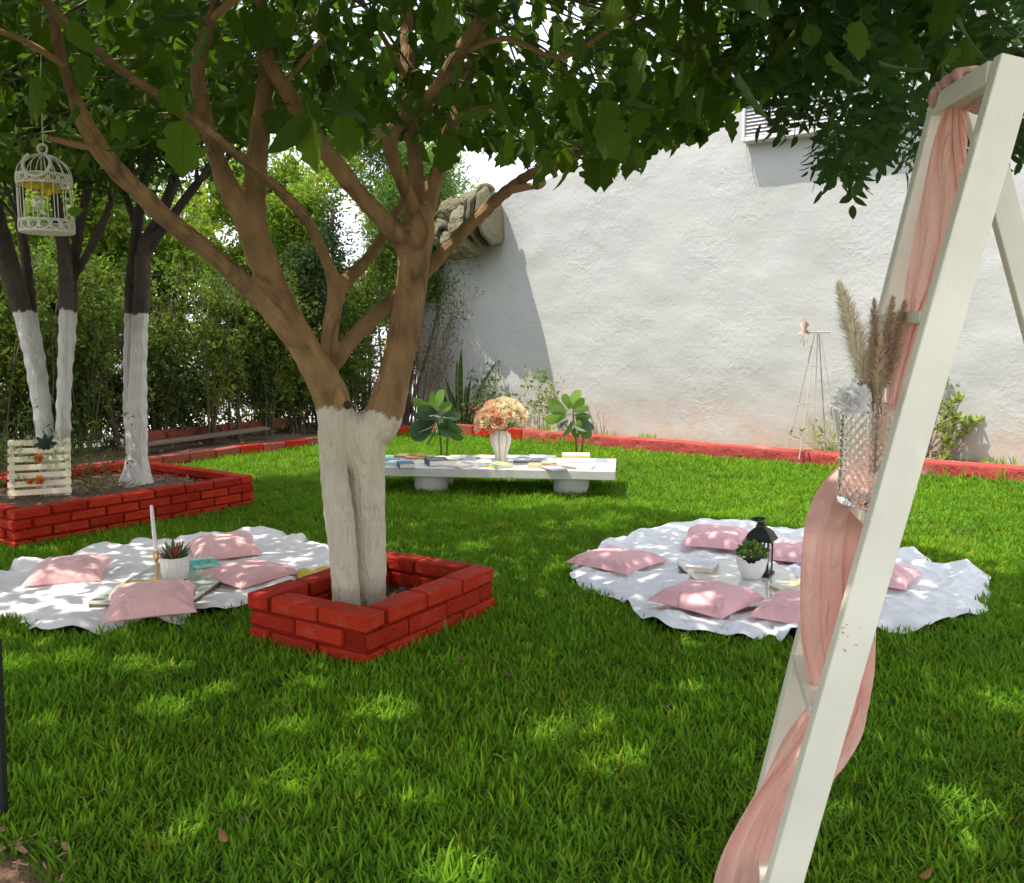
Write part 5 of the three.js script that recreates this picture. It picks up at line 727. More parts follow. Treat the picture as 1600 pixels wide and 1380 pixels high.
// ---------------------------------------------------------------- the low white table
const TBL = { x0: -1.62, z0: -8.12, h: 0.285 };
const tblBR = G(972, 717, 0.285), tblFR = G(953, 736.5, 0.285), tblDir = V3(1, 0, 0.125).normalize();
const tblYaw = Math.atan2(-tblDir.z, tblDir.x), tblN = V3(tblDir.z, 0, -tblDir.x); // tblN points away from the viewer
const TW = 2.40, TD = 0.86, tblC = tblFR.clone().setY(0).addScaledVector(tblDir, -TW / 2 + 0.05).addScaledVector(tblN, TD / 2);
const onTable = (px, py) => G(px, py, TBL.h).setY(TBL.h + 0.002);
{
  const t = thing('low_table', 'long low white table on thick round legs, covered with books', 'table', tblC, tblYaw), mW = std(lin(0.66, 0.65, 0.61), 0.6, { map: repeated(tGrey, 0.7), bumpMap: repeated(tRough, 1), bumpScale: 0.003 });
  part(t, 'tabletop', xf(rbox(TW, 0.085, TD, 0.008, 3), 0, TBL.h - 0.0425, 0), mW);
  for (const px of [666, 891]) { const p = G(px, 776, 0), q = p.clone().sub(tblC), x = q.dot(tblDir); part(t, 'leg', xf(lathe([[0.001, -0.02], [0.163, -0.02], [0.163, 0.0], [0.160, 0.17], [0.160, 0.198], [0.001, 0.198]], 40), x, 0, TD / 2 - 0.30), mW); part(t, 'leg', xf(lathe([[0.001, -0.02], [0.163, -0.02], [0.160, 0.198], [0.001, 0.198]], 40), x, 0, -TD / 2 + 0.20), mW).scale.set(1, 1, 0.7); }
}
{
  const navy = coverArt('#1d2b45', (x, w, h) => { x.strokeStyle = '#d9dde4'; x.lineWidth = 7; const r = rng(3); for (let k = 0; k < 3; k++) for (let i = 0; i < 7; i++) { x.beginPath(); x.moveTo(14 + i * 15, 30 + k * 44); x.lineTo(14 + i * 15 + (r() - 0.5) * 16, 30 + k * 44 + 24); x.stroke(); } });
  const yb = coverArt('#f0c52e', (x, w, h) => { x.fillStyle = '#5fb9c9'; x.fillRect(0, 0, 36, h); x.fillStyle = '#fff6d8'; x.fillRect(50, 30, 50, 40); x.fillStyle = '#e7f3f2'; x.fillRect(70, 100, 40, 60); });
  const grn = coverArt('#eeeee6', (x, w, h) => { x.fillStyle = '#4fae58'; x.beginPath(); x.arc(w * 0.5, h * 0.45, 40, 0, 6.28); x.fill(); x.fillStyle = '#9aa0a8'; x.fillRect(10, h - 34, w - 20, 14); });
  const gry = coverArt('#c9ccd2', (x, w, h) => { x.fillStyle = '#8f96a3'; x.fillRect(0, h * 0.6, w, h * 0.4); x.fillStyle = '#f3f3f0'; x.fillRect(18, 20, w - 36, 40); });
  const pho = coverArt('#a9895a', (x, w, h) => { x.fillStyle = '#caa873'; x.fillRect(0, 0, w, h * 0.45); x.fillStyle = '#6d5334'; x.beginPath(); x.arc(w * 0.4, h * 0.62, 30, 0, 6.28); x.fill(); });
  const crm = coverArt('#ece3cd', (x, w, h) => { x.strokeStyle = '#b09a6a'; x.lineWidth = 3; x.strokeRect(14, 14, w - 28, h - 28); x.fillStyle = '#c4b183'; x.fillRect(34, 50, w - 68, 30); });
  const g = 'books laid out on the low white table';
  const B = [ // px, py, yaw, w, d, h, cover colour, art, label
    [606, 721, 1.5, 0.16, 0.23, 0.016, lin(0.08, 0.38, 0.40), teal, 'teal book at the back left of the white table'], [622, 726, 1.2, 0.15, 0.22, 0.018, lin(0.55, 0.60, 0.68), gry, 'white and grey book beside the teal one at the left of the white table'],
    [634, 730, 0.25, 0.13, 0.19, 0.030, lin(0.10, 0.16, 0.30), null, 'thick paperback with its page edges to the front, at the left of the white table'], [656, 716, 1.45, 0.18, 0.26, 0.012, lin(0.52, 0.24, 0.08), pho, 'brown and orange picture book under the left sapling'],
    [682, 726, 0.28, 0.17, 0.23, 0.036, lin(0.018, 0.035, 0.075), navy, 'thick navy book with pale lettering on the white table'], [724, 716, 1.5, 0.2, 0.27, 0.010, lin(0.62, 0.64, 0.66), gry, 'pale grey magazine behind the navy book'],
    [712, 729, 0.9, 0.15, 0.22, 0.014, lin(0.70, 0.72, 0.76), crm, 'cream paperback right of the navy book'], [748, 727, 1.35, 0.15, 0.23, 0.024, lin(0.66, 0.67, 0.68), null, 'white paperback left of the flower vase'],
    [778, 729, 0.55, 0.17, 0.24, 0.020, lin(0.75, 0.52, 0.05), yb, 'yellow and blue book lying before the flower vase'], [762, 716, 1.2, 0.17, 0.24, 0.012, lin(0.66, 0.6, 0.5), crm, 'cream book just behind the flower vase'],
    [826, 722, 1.4, 0.17, 0.25, 0.016, lin(0.25, 0.24, 0.23), gry, 'grey book right of the flower vase'], [848, 730, 1.5, 0.17, 0.25, 0.018, lin(0.66, 0.62, 0.5), pho, 'tan book at the front of the white table, right of the vase'],
    [872, 724, 1.1, 0.18, 0.26, 0.014, lin(0.7, 0.66, 0.5), crm, 'cream and gold book in the middle of the right half of the white table'], [900, 714, 1.5, 0.18, 0.26, 0.020, lin(0.66, 0.52, 0.22), crm, 'ochre edged book beside the stem of the right sapling'],
    [906, 731, 1.25, 0.16, 0.24, 0.016, lin(0.70, 0.71, 0.7), grn, 'white book with a green disc near the right end of the white table'], [926, 722, 1.5, 0.19, 0.27, 0.012, lin(0.7, 0.7, 0.72), gry, 'pale magazine at the right end of the white table'], [640, 714, 1.3, 0.17, 0.25, 0.014, lin(0.42, 0.22, 0.10), pho, 'reddish brown book at the back of the white table near the big trunk'], [700, 718, 1.2, 0.17, 0.25, 0.012, lin(0.7, 0.68, 0.6), crm, 'cream magazine at the back of the white table, behind the navy book'], [806, 716, 1.5, 0.17, 0.25, 0.012, lin(0.5, 0.52, 0.55), gry, 'slate grey magazine at the back of the white table, right of the vase'], [846, 716, 1.35, 0.18, 0.26, 0.012, lin(0.72, 0.72, 0.72), gry, 'white magazine at the back of the white table between vase and right sapling'], [886, 730, 0.9, 0.16, 0.24, 0.018, lin(0.35, 0.28, 0.24), crm, 'brown edged cream book left of the white book with the green disc'], [866, 734, 0.4, 0.15, 0.21, 0.012, lin(0.22, 0.17, 0.13), gry, 'thin dark edged book nearest the front edge of the white table']];
  for (const [x, y, yaw, w, d, h, c, art, label] of B) book(label, onTable(x, y), yaw, w * 1.12, d * 1.08, h * 1.5, c, { art, pages: mPagesW, group: g });
}
// vase of peach flowers
{
  const p = onTable(783, 723), t = thing('flower_vase', 'white fluted vase with gold lines on the low table, holding peach flowers', 'vase', p), H = 0.31;
  const prof = [[0.001, 0], [0.062, 0], [0.064, 0.01], [0.060, 0.05], [0.068, 0.10], [0.094, 0.18], [0.104, 0.23], [0.094, 0.275], [0.066, 0.30], [0.060, 0.31], [0.055, 0.31], [0.052, 0.29], [0.001, 0.28]], g = lathe(prof, 96), q = g.attributes.position;
  for (let i = 0; i < q.count; i++) { const a = Math.atan2(q.getZ(i), q.getX(i)), y = q.getY(i), k = 1 - 0.13 * Math.pow(Math.abs(Math.cos(a * 3.5)), 6) * sstep(y, 0.02, 0.1) * (1 - sstep(y, 0.28, 0.31)); q.setX(i, q.getX(i) * k); q.setZ(i, q.getZ(i) * k); } g.computeVertexNormals();
  part(t, 'body', g, std(lin(0.80, 0.79, 0.76), 0.3)); const gold = std(lin(0.55, 0.36, 0.12), 0.35, { metalness: 0.9 });
  for (let k = 0; k < 7; k++) { const a = (k * Math.PI) / 3.5, pts = prof.slice(2, 10).map(([r, y]) => V3(Math.cos(a) * r * (1 - 0.13 * sstep(y, 0.02, 0.1) * (1 - sstep(y, 0.28, 0.31))), y, Math.sin(a) * r * (1 - 0.13 * sstep(y, 0.02, 0.1) * (1 - sstep(y, 0.28, 0.31))))); part(t, 'gold_line', tube(smoothPath(pts, 16), 0.0042, 5, false), gold); }
  const bq = thing('flower_bouquet', 'round bunch of peach and cream flowers with pale leaves in the fluted vase', 'flowers', p.clone().setY(p.y + H - 0.02)); const r = rng(23); bq.scale.setScalar(0.88);
  const petal = (L, W) => leafGeo(L, W, { simple: false, fold: -0.1, droop: 0.35 }); const flowerGeo = (inner, seed) => { const s = rng(seed), l = []; for (let ring = inner ? 0 : 2; ring < (inner ? 2 : 5); ring++) { const n = 8 + ring * 3; for (let i = 0; i < n; i++) l.push(xf(petal(0.032 + ring * 0.008, 0.026), 0, 0.02, 0, 0, 0, 0).applyMatrix4(new THREE.Matrix4().makeRotationFromEuler(new THREE.Euler(0.12 + ring * 0.30 + rr(-0.1, 0.1, s), (i + ring * 0.5) / n * 6.283 + rr(-0.1, 0.1, s), 0, 'YXZ')))); } return merge(l); };
  const fo = [flowerGeo(false, 1), flowerGeo(false, 2)], fi = [flowerGeo(true, 3), flowerGeo(true, 4)], mO = phys(lin(0.80, 0.52, 0.32), 1, { transmission: 0.3, thickness: 0 }), mO2 = phys(lin(0.84, 0.74, 0.50), 1, { transmission: 0.3, thickness: 0 }), mI = phys(lin(0.72, 0.34, 0.17), 1, { transmission: 0.2, thickness: 0 });
  const spots = [[0, 0.27, 0.05], [-0.12, 0.25, 0.03], [0.12, 0.26, 0.04], [-0.19, 0.17, 0.05], [0.20, 0.20, 0.04], [-0.07, 0.19, 0.13], [0.07, 0.18, 0.14], [-0.2, 0.09, 0.06], [-0.02, 0.13, 0.17], [0.16, 0.14, 0.11], [-0.14, 0.14, 0.13], [0.03, 0.31, -0.06], [-0.1, 0.28, -0.09], [0.13, 0.27, -0.1], [0.2, 0.15, -0.1], [-0.2, 0.17, -0.1], [0, 0.2, -0.18]], st = [];
  for (const [x, y, z] of spots) { const v = V3(x, y, z), d = v.clone().add(V3(0, -0.05, 0)).normalize(), qq = new THREE.Quaternion().setFromUnitVectors(V3(0, 1, 0), d), k = Math.floor(r() * 2), s = rr(1.15, 1.5, r); const m = part(bq, 'flower', fo[k], r() < 0.5 ? mO : mO2); m.position.copy(v); m.quaternion.copy(qq); m.scale.setScalar(s); const c = part(m, 'flower_heart', fi[k], mI); st.push(tube(smoothPath([V3(x * 0.06, -0.1, z * 0.06), v.clone().multiplyScalar(0.5), v], 5), 0.0025, 4, false)); }
  part(bq, 'stems', merge(st), std(lin(0.14, 0.22, 0.06), 0.8)).userData.kind = 'stuff';
  const lf = leafGeo(0.085, 0.05, { fold: 0.3, droop: 0.4 }), mL = leafMat(lin(0.36, 0.46, 0.20), 0.4, 0.6), mLd = leafMat(lin(0.08, 0.15, 0.04), 0.4, 0.6); for (let i = 0; i < 26; i++) { const a = i * 2.4, m = part(bq, 'leaf', lf, i % 3 ? mL : mLd); m.position.set(Math.cos(a) * 0.09, 0.05 + 0.05 * r(), Math.sin(a) * 0.09); m.rotation.set(0, -a + Math.PI / 2, 0, 'YXZ'); m.rotateX(rr(0.9, 1.7, r)); m.scale.setScalar(rr(0.8, 1.4, r)); }
  const sp = clump(5, 0.03, 0.016, 0.014, 3, { simple: true }), list = []; for (let i = 0; i < 26; i++) { const a = r() * 6.28; list.push({ p: V3(Math.cos(a) * rr(0.16, 0.27, r), rr(0.03, 0.2, r), Math.sin(a) * rr(0.12, 0.25, r)), q: quat(r() * 3, r() * 6, r() * 3), s: rr(0.6, 1.1, r) }); } instanced(bq, 'filler_flowers', sp, std(lin(0.7, 0.68, 0.5), 0.9), list);
}
// ---------------------------------------------------------------- saplings with broad leaves behind the table
function sapling(label, base, leaves, seed, colors) {
  const t = thing('fig_sapling', label, 'plant', base), r = rng(seed), g = [leafGeo(0.26, 0.135, { round: true, fold: 0.16, droop: 0.25, stalk: 0.05 }), leafGeo(0.26, 0.15, { round: true, fold: 0.28, droop: 0.12, stalk: 0.05 })], top = leaves.reduce((m, l) => Math.max(m, l[1].y), 0);
  const stems = [[V3(0, 0, 0), V3(0.01, 0.35, 0), V3(-0.03, 0.7, 0.02), V3(-0.02, top, 0)], [V3(0.03, 0, 0.02), V3(0.07, 0.3, 0), V3(0.09, 0.62, -0.02)]]; for (const s of stems) part(t, 'stem', tube(smoothPath(s, 10), [...Array(11)].map((_, i) => lerp(0.013, 0.006, i / 10)), 7), std(lin(0.16, 0.13, 0.07), 0.8));
  const ms = colors.map((c) => leafMat(lin(...c), 0.40, 0.32, { specularIntensity: 0.8 }));
  for (const [d, at, s, k] of leaves) { const m = part(t, 'leaf', g[Math.floor(r() * 2)], ms[k]); m.position.copy(at); const q = new THREE.Quaternion().setFromUnitVectors(V3(0, 1, 0), d.clone().normalize()); m.quaternion.copy(q); m.rotateY(rr(-0.6, 0.6, r) + (d.z > 0 ? 0 : 3.14)); m.scale.setScalar(s); }
  for (let i = 0; i < 9; i++) { const h = lerp(0.55, 1.0, r()) * top, a = i * 2.4, m = part(t, 'leaf', g[i % 2], ms[Math.floor(r() * 3)]); m.position.set(Math.cos(a) * 0.03, h, Math.sin(a) * 0.03); m.rotation.set(0, -a, 0, 'YXZ'); m.rotateX(rr(0.5, 1.5, r)); m.scale.setScalar(rr(0.45, 0.75, r)); }
  return t;
}
{
  const mk = (pix, Z, base) => pix.map(([x0, y0, x1, y1, dz, k]) => { const a = D(x0, y0, Z), b = D(x1, y1, Z - dz), d = b.clone().sub(a); return [d, a.sub(base), d.length() / 0.26 * 0.9, k]; });
  const b1 = D(688, 716, 9.42).setY(0), b2 = D(899, 720, 9.42).setY(0);
  sapling('dark green broad leaved sapling behind the left part of the low table', b1, mk([[682, 640, 688, 606, 0.05, 1], [680, 640, 640, 628, 0.1, 1], [682, 648, 645, 655, 0.15, 0], [684, 655, 660, 685, 0.2, 0], [680, 660, 636, 676, 0.15, 0], [690, 650, 714, 662, 0.2, 0], [688, 642, 706, 630, 0.1, 1], [692, 655, 718, 680, 0.15, 2], [690, 660, 700, 690, 0.2, 0], [682, 636, 672, 612, -0.05, 1], [686, 648, 650, 640, 0.2, 0], [688, 652, 722, 648, 0.05, 0], [684, 662, 668, 700, 0.12, 0], [690, 664, 722, 694, 0.05, 2], [684, 644, 676, 660, 0.25, 0], [680, 655, 640, 690, 0.05, 0]], 9.42, b1), 51, [[0.055, 0.115, 0.035], [0.13, 0.28, 0.025], [0.07, 0.17, 0.03]]);
  sapling('light green broad leaved sapling behind the right end of the low table', b2, mk([[888, 640, 905, 606, 0.05, 1], [884, 640, 855, 626, 0.1, 1], [886, 648, 848, 658, 0.12, 1], [888, 655, 862, 688, 0.2, 0], [892, 640, 915, 622, 0.05, 1], [896, 648, 925, 652, 0.1, 0], [898, 652, 930, 672, 0.15, 2], [894, 656, 912, 684, 0.2, 2], [886, 645, 862, 640, 0.2, 0], [890, 640, 880, 612, 0.0, 1], [892, 658, 880, 690, 0.2, 1], [900, 655, 925, 688, 0.05, 0], [890, 650, 872, 668, 0.25, 2], [895, 644, 920, 636, 0.2, 0]], 9.42, b2), 52, [[0.14, 0.24, 0.055], [0.20, 0.34, 0.045], [0.13, 0.20, 0.10]]);
}
// ---------------------------------------------------------------- plants in the strip below the wall
{ // snake plant: tall stiff blades
  const base = gp(0.62, 0.26, 0.15), t = thing('snake_plant', 'tall snake plant with stiff upright dark blades at the left foot of the white wall', 'plant', base), Zb = -base.z;
  const band = texture(128, (u, v) => { const s = 0.5 + 0.5 * Math.sin(v * 60 + pfbm(p1, u, v, 6, 3) * 9), e = Math.abs(u - 0.5) > 0.42 ? 1 : 0; const k = lerp(0.4, 1, s); return e ? [0.75, 0.72, 0.30] : [0.28 * k, 0.45 * k, 0.26 * k]; }, { srgb: true }), m = std(lin(0.45, 0.5, 0.45), 0.45, { map: band });
  for (const [x0, y0, x1, y1, w, bend] of [[722, 665, 721, 541, 0.10, 0.02], [716, 668, 714, 560, 0.09, 0.0], [712, 668, 694, 586, 0.09, 0.02], [730, 668, 736, 590, 0.08, 0.03], [736, 662, 783, 556, 0.07, 0.10], [708, 668, 682, 596, 0.07, 0.03], [727, 670, 728, 600, 0.08, 0], [718, 670, 704, 610, 0.08, 0.01], [733, 668, 752, 622, 0.07, 0.05]]) {
    const a = D(x0, y0, Zb).setY(0.13), b = D(x1, y1, Zb + rr(-0.12, 0.12)), dir = b.clone().sub(a), side = V3(1, 0, 0.4).normalize(); const g = grid(4, 16, (u, v) => { const c = a.clone().addScaledVector(dir, v).add(V3(Math.sign(dir.x) * -bend * Math.sin(v * Math.PI), 0, 0)), ww = w * Math.sin(Math.PI * Math.min(1, 0.22 + v * 0.5)) * (v > 0.62 ? 1 - ((v - 0.62) / 0.38) ** 2 : 1) * (u - 0.5); return [c.x + side.x * ww, c.y, c.z + side.z * ww + 0.35 * Math.abs(ww)]; });
    partW(t, 'blade', g, m);
  }
}
{ // red flowering plant beside it, green weeds, twigs
  shrub('red_flower_plant', 'small leafy plant with one red bloom beside the snake plant', gp(0.95, 0.22, 0.15), { h: 0.5, spread: 0.22, stems: 7, n: 55, seed: 501, low: 0.05, thick: 0.006, cat: 'plant', gap: -1, mat: leafMat(lin(0.08, 0.15, 0.035), 0.4, 0.6) });
  const fl = scene.children[scene.children.length - 1], r = rng(5), pet = []; for (let i = 0; i < 9; i++) pet.push(xf(leafGeo(0.06, 0.05, { fold: 0.2, droop: 0.3 }), 0, 0, 0, rr(0.6, 1.4, r), i * 0.7, 0)); const p = D(743, 640, -fl.position.z + 0.0); partW(fl, 'flower', merge(pet).translate(p.x, p.y, p.z + 0.2), std(lin(0.55, 0.02, 0.03), 0.7));
  shrub('trailing_weed', 'loose pale green weed sprouting behind the right sapling, against the wall', gp(2.05, 0.28, 0.15), { h: 0.62, spread: 0.25, stems: 6, n: 42, seed: 502, low: 0.03, thick: 0.005, cat: 'plant', gap: -1, mat: leafMat(lin(0.24, 0.32, 0.08), 0.45, 0.6), stemMat: std(lin(0.2, 0.24, 0.08), 0.8) });
  shrub('leafy_weed', 'low green weeds under the peach flowers at the foot of the wall', gp(1.45, 0.25, 0.15), { h: 0.28, spread: 0.45, stems: 9, n: 60, seed: 503, low: 0.03, thick: 0.004, cat: 'plant', gap: -1, mat: leafMat(lin(0.11, 0.19, 0.05), 0.45, 0.6) });
  const tw = thing('dry_twigs', 'bare dry twigs standing in the strip below the wall, right of the right sapling', 'plant', gp(3.05, 0.2, 0.15)), l = []; for (let i = 0; i < 9; i++) { const a = rr(-0.5, 0.5, r), L = rr(0.25, 0.5, r), b = V3(rr(-0.1, 0.1, r), -0.03, rr(-0.06, 0.06, r)); l.push(tube(smoothPath([b, b.clone().add(V3(a * 0.1, L * 0.5, 0)), b.clone().add(V3(a * 0.35, L, rr(-0.1, 0.1, r)))], 5), [0.007, 0.006, 0.005, 0.004, 0.003, 0.002], 5)); } part(tw, 'stem', merge(l), std(lin(0.30, 0.21, 0.16), 0.95));
  // twiggy bush at the wall's left end
  shrub('twiggy_bush', 'brownish twiggy bush between the big trunk and the shaded end of the white wall', gp(-0.18, 0.12, 0.12), { h: 1.95, spread: 0.75, stems: 22, n: 420, seed: 505, low: 0.3, thick: 0.008, lean: 0.25, mat: leafMat(lin(0.13, 0.12, 0.055), 0.4, 0.7), leaf: clump(7, 0.06, 0.035, 0.016, 36, { simple: true }), stemMat: std(lin(0.20, 0.13, 0.095), 0.95), gap: -0.3 });
}
{ // jade like bush with rosettes of thick leaves
  const base = gp(7.15, 0.24, 0.15), t = thing('succulent_bush', 'branching succulent bush with pale green rosettes at the right foot of the wall', 'plant', base), Zb = -base.z, r = rng(66), ros = []; const lf = leafGeo(0.065, 0.026, { fold: 0.2, droop: -0.1 });
  for (let i = 0; i < 11; i++) ros.push(xf(lf.clone(), 0, 0, 0, rr(0.25, 1.25, r), i * 0.93, 0)); const rg = merge(ros), mR = leafMat(lin(0.33, 0.42, 0.10), 0.35, 0.5), mSt = std(lin(0.33, 0.26, 0.17), 0.9), root = [];
  const tips = [[1508, 582], [1478, 598], [1490, 612], [1470, 632], [1500, 628], [1528, 640], [1510, 650], [1545, 652], [1560, 664], [1476, 655], [1490, 668], [1530, 660], [1516, 672], [1465, 672], [1500, 686], [1540, 680], [1480, 690], [1522, 695], [1455, 690], [1470, 610], [1520, 618], [1535, 622], [1485, 640], [1494, 655], [1462, 648], [1505, 664], [1528, 684], [1488, 700]];
  for (const [x, y] of tips) { const e = D(x, y, Zb - rr(-0.2, 0.2, r)).sub(base), s = V3(rr(-0.25, 0.25, r), 0, rr(-0.1, 0.1, r)); if (e.y < 0.08) e.y = 0.08; root.push(tube(smoothPath([s, s.clone().lerp(e, 0.45).add(V3(rr(-0.1, 0.1, r), -0.06, rr(-0.05, 0.05, r))), s.clone().lerp(e, 0.8).add(V3(rr(-0.03, 0.03, r), 0.0, 0)), e], 9), [...Array(10)].map((_, i) => lerp(0.010, 0.005, i / 9)), 5)); const m = part(t, 'rosette', rg, mR); m.position.copy(e); m.rotation.set(rr(-0.5, 0.5, r), r() * 6, rr(-0.5, 0.5, r)); m.scale.setScalar(rr(1.3, 2.0, r)); if (y > 620) { const f2 = part(t, 'rosette', rg, mR); f2.position.copy(e).add(V3(rr(-0.12, 0.12, r), rr(-0.1, 0.08, r), rr(0, 0.12, r))); f2.rotation.set(rr(-0.6, 0.6, r), r() * 6, rr(-0.6, 0.6, r)); f2.scale.setScalar(rr(1.0, 1.7, r)); root.push(tube([e.clone().lerp(s, 0.3), f2.position.clone()], 0.005, 4)); } }
  part(t, 'stems', merge(root), mSt).userData.kind = 'stuff';
}
{ // garden windmill ornament
  const base = gp(onWall(1273, 640, 0.35)[0], 0.20, 0.14), t = thing('garden_windmill', 'small white wire windmill tower with a tail vane standing before the wall', 'windmill', base), Zb = -base.z, topP = D(1276, 522, Zb).sub(base), H = topP.y, m = std(lin(0.50, 0.44, 0.40), 0.6, { metalness: 0.2 }), W = 0.24;
  const legs = [[1, 1], [1, -1], [-1, 1], [-1, -1]].map(([x, z]) => [V3(x * W, -0.05, z * W), V3(x * 0.025, H, z * 0.025)]); for (const [a, b] of legs) part(t, 'leg', tube([a, b], 0.008, 6), m);
  for (const f of [0.14, 0.42, 0.74]) { const q = legs.map(([a, b]) => a.clone().lerp(b, f)); part(t, 'brace', merge([[0, 1], [1, 3], [3, 2], [2, 0]].map(([i, j]) => tube([q[i], q[j]], 0.005, 5))), m); }
  part(t, 'centre_rod', tube([V3(0, 0, 0), V3(0, H + 0.02, 0)], 0.005, 5), m);
  part(t, 'axle', tube([V3(-0.17, H + 0.02, 0.03), V3(0.2, H + 0.02, -0.02)], 0.010, 7), m);
  const vane = new THREE.ExtrudeGeometry(new THREE.Shape([[0.12, 0.0], [0.33, 0.085], [0.33, -0.12], [0.12, -0.03]].map(([x, y]) => new THREE.Vector2(x, y))), { depth: 0.006, bevelEnabled: false }); part(t, 'tail_vane', vane.translate(0.02, H + 0.02, -0.01), std(lin(0.66, 0.64, 0.60), 0.6));
  const bl = new THREE.ExtrudeGeometry(new THREE.Shape([[-0.012, 0.03], [0.012, 0.03], [0.035, 0.16], [-0.03, 0.16]].map(([x, y]) => new THREE.Vector2(x, y))), { depth: 0.003, bevelEnabled: false }); for (let k = 0; k < 8; k++) { const b = part(t, 'wind_blade', bl, std(lin(0.50, 0.36, 0.28), 0.7)); b.position.set(-0.17, H + 0.02, 0.03); b.rotation.set(0, Math.PI / 2, 0, 'YXZ'); b.rotateZ(k * Math.PI / 4); b.rotateY(0.5); }
  for (let i = 0; i < 1; i++) shrub('grass_weed', 'wisps of pale green weed round the foot of the windmill', gp(onWall(1290, 660, 0.35)[0], 0.15, 0.14), { h: 0.26, spread: 0.5, stems: 30, n: 14, seed: 540, low: 0.0, thick: 0.003, cat: 'plant', gap: -1, mat: leafMat(lin(0.28, 0.33, 0.1), 0.4, 0.6), stemMat: std(lin(0.34, 0.36, 0.13), 0.8) });
}
// green plants inside the left planter
shrub('ground_plant', 'low ferny green plant in the left planter between the pallet and the slender white trunk', lpAt(1.05, 0.62, 0.2), { h: 0.3, spread: 0.4, stems: 14, n: 170, seed: 520, low: 0.0, thick: 0.004, cat: 'plant', gap: -1, mat: leafMat(lin(0.12, 0.21, 0.035), 0.45, 0.6), leaf: clump(7, 0.04, 0.04, 0.013, 37, { simple: true }) });
shrub('ground_plant', 'small green sprout in the left planter before the flared foot of the slender trunk', lpAt(0.85, 1.05, 0.2), { h: 0.2, spread: 0.3, stems: 8, n: 60, seed: 521, low: 0.0, thick: 0.004, cat: 'plant', gap: -1, mat: leafMat(lin(0.12, 0.20, 0.035), 0.45, 0.6), leaf: clump(7, 0.04, 0.04, 0.013, 38, { simple: true }) });
// ---------------------------------------------------------------- white pallet leaning in the left planter, dressed with flowers
{
  const pl = G(12, 779, 0.315), pr = G(112, 773, 0.315), tl = D(20, 687, -pl.z + 0.20), tr = D(119, 685, -pr.z + 0.20), t = thing('slatted_pallet', 'small cream slatted pallet decorated with orange flowers, leaning on the left planter', 'pallet', pl.clone());
  const X = pr.clone().sub(pl), Y = tl.clone().sub(pl).add(tr.clone().sub(pr)).multiplyScalar(0.5), w = X.length(), h = Y.length(), ex = X.clone().normalize(), ey = Y.clone().addScaledVector(ex, -Y.dot(ex)).normalize(), ez = ex.clone().cross(ey), M = new THREE.Matrix4().makeBasis(ex, ey, ez), mP = std(lin(0.72, 0.64, 0.47), 0.75, { bumpMap: tWood, bumpScale: 0.003 });
  const put = (n, g, m) => part(t, n, g.applyMatrix4(M), m); const n = 7, sh = h / n * 0.66;
  for (let i = 0; i < n; i++) put(numbered('slat'), xf(rbox(w, sh, 0.012, 0.002), w / 2, h * (i + 0.5) / n, 0.012 + 0.0), mP).name = 'slat';
  for (const x of [0.025, w - 0.025]) put('side_post', xf(rbox(0.035, h, 0.018, 0.002), x, h / 2, -0.005), mP);
  const r = rng(81), bloom = (s) => { const l = []; for (let i = 0; i < 12; i++) l.push(xf(leafGeo(0.05 * s, 0.045 * s, { fold: 0.3, droop: 0.5 }), 0, 0, 0, (i < 5 ? 0.35 : 0.9) + rr(-0.1, 0.1, r), i * 1.25, 0)); const g = merge(l); g.rotateX(Math.PI / 2 - 0.2); return g; }, mO = phys(lin(0.72, 0.28, 0.045), 1, { transmission: 0.2, thickness: 0 });
  for (const [x, y, s] of [[0.49, 0.60, 1.2], [0.51, 0.22, 1.25], [0.36, 0.22, 0.85]]) { const g = bloom(s); g.translate(x * w, y * h, 0.035); put('flower', g, mO); }
  const gr = clump(26, 0.05, 0.05, 0.010, 9, { simple: true }), mg = leafMat(lin(0.32, 0.42, 0.18), 0.4, 0.6); for (const [x, y, s] of [[0.36, 0.93, 1], [0.14, 0.76, 1], [0.80, 0.66, 1.25], [0.66, 0.60, 0.9], [0.20, 0.28, 0.9], [0.82, 0.92, 0.8], [0.36, 0.62, 0.7], [0.72, 0.5, 0.6]]) { const g = gr.clone(); g.scale(s, s, 0.35 * s); g.translate(x * w, y * h, 0.03); put('sprig', g, mg); }
  const dk = leafMat(lin(0.035, 0.06, 0.04), 0.3, 0.5); for (let i = 0; i < 8; i++) { const g = xf(leafGeo(0.09, 0.04, { fold: 0.3, droop: 0.3 }), 0, 0, 0, 0.35, 0, i * 0.8); g.translate(0.60 * w, 0.87 * h, 0.035); put('dark_leaf', g, dk); }
}
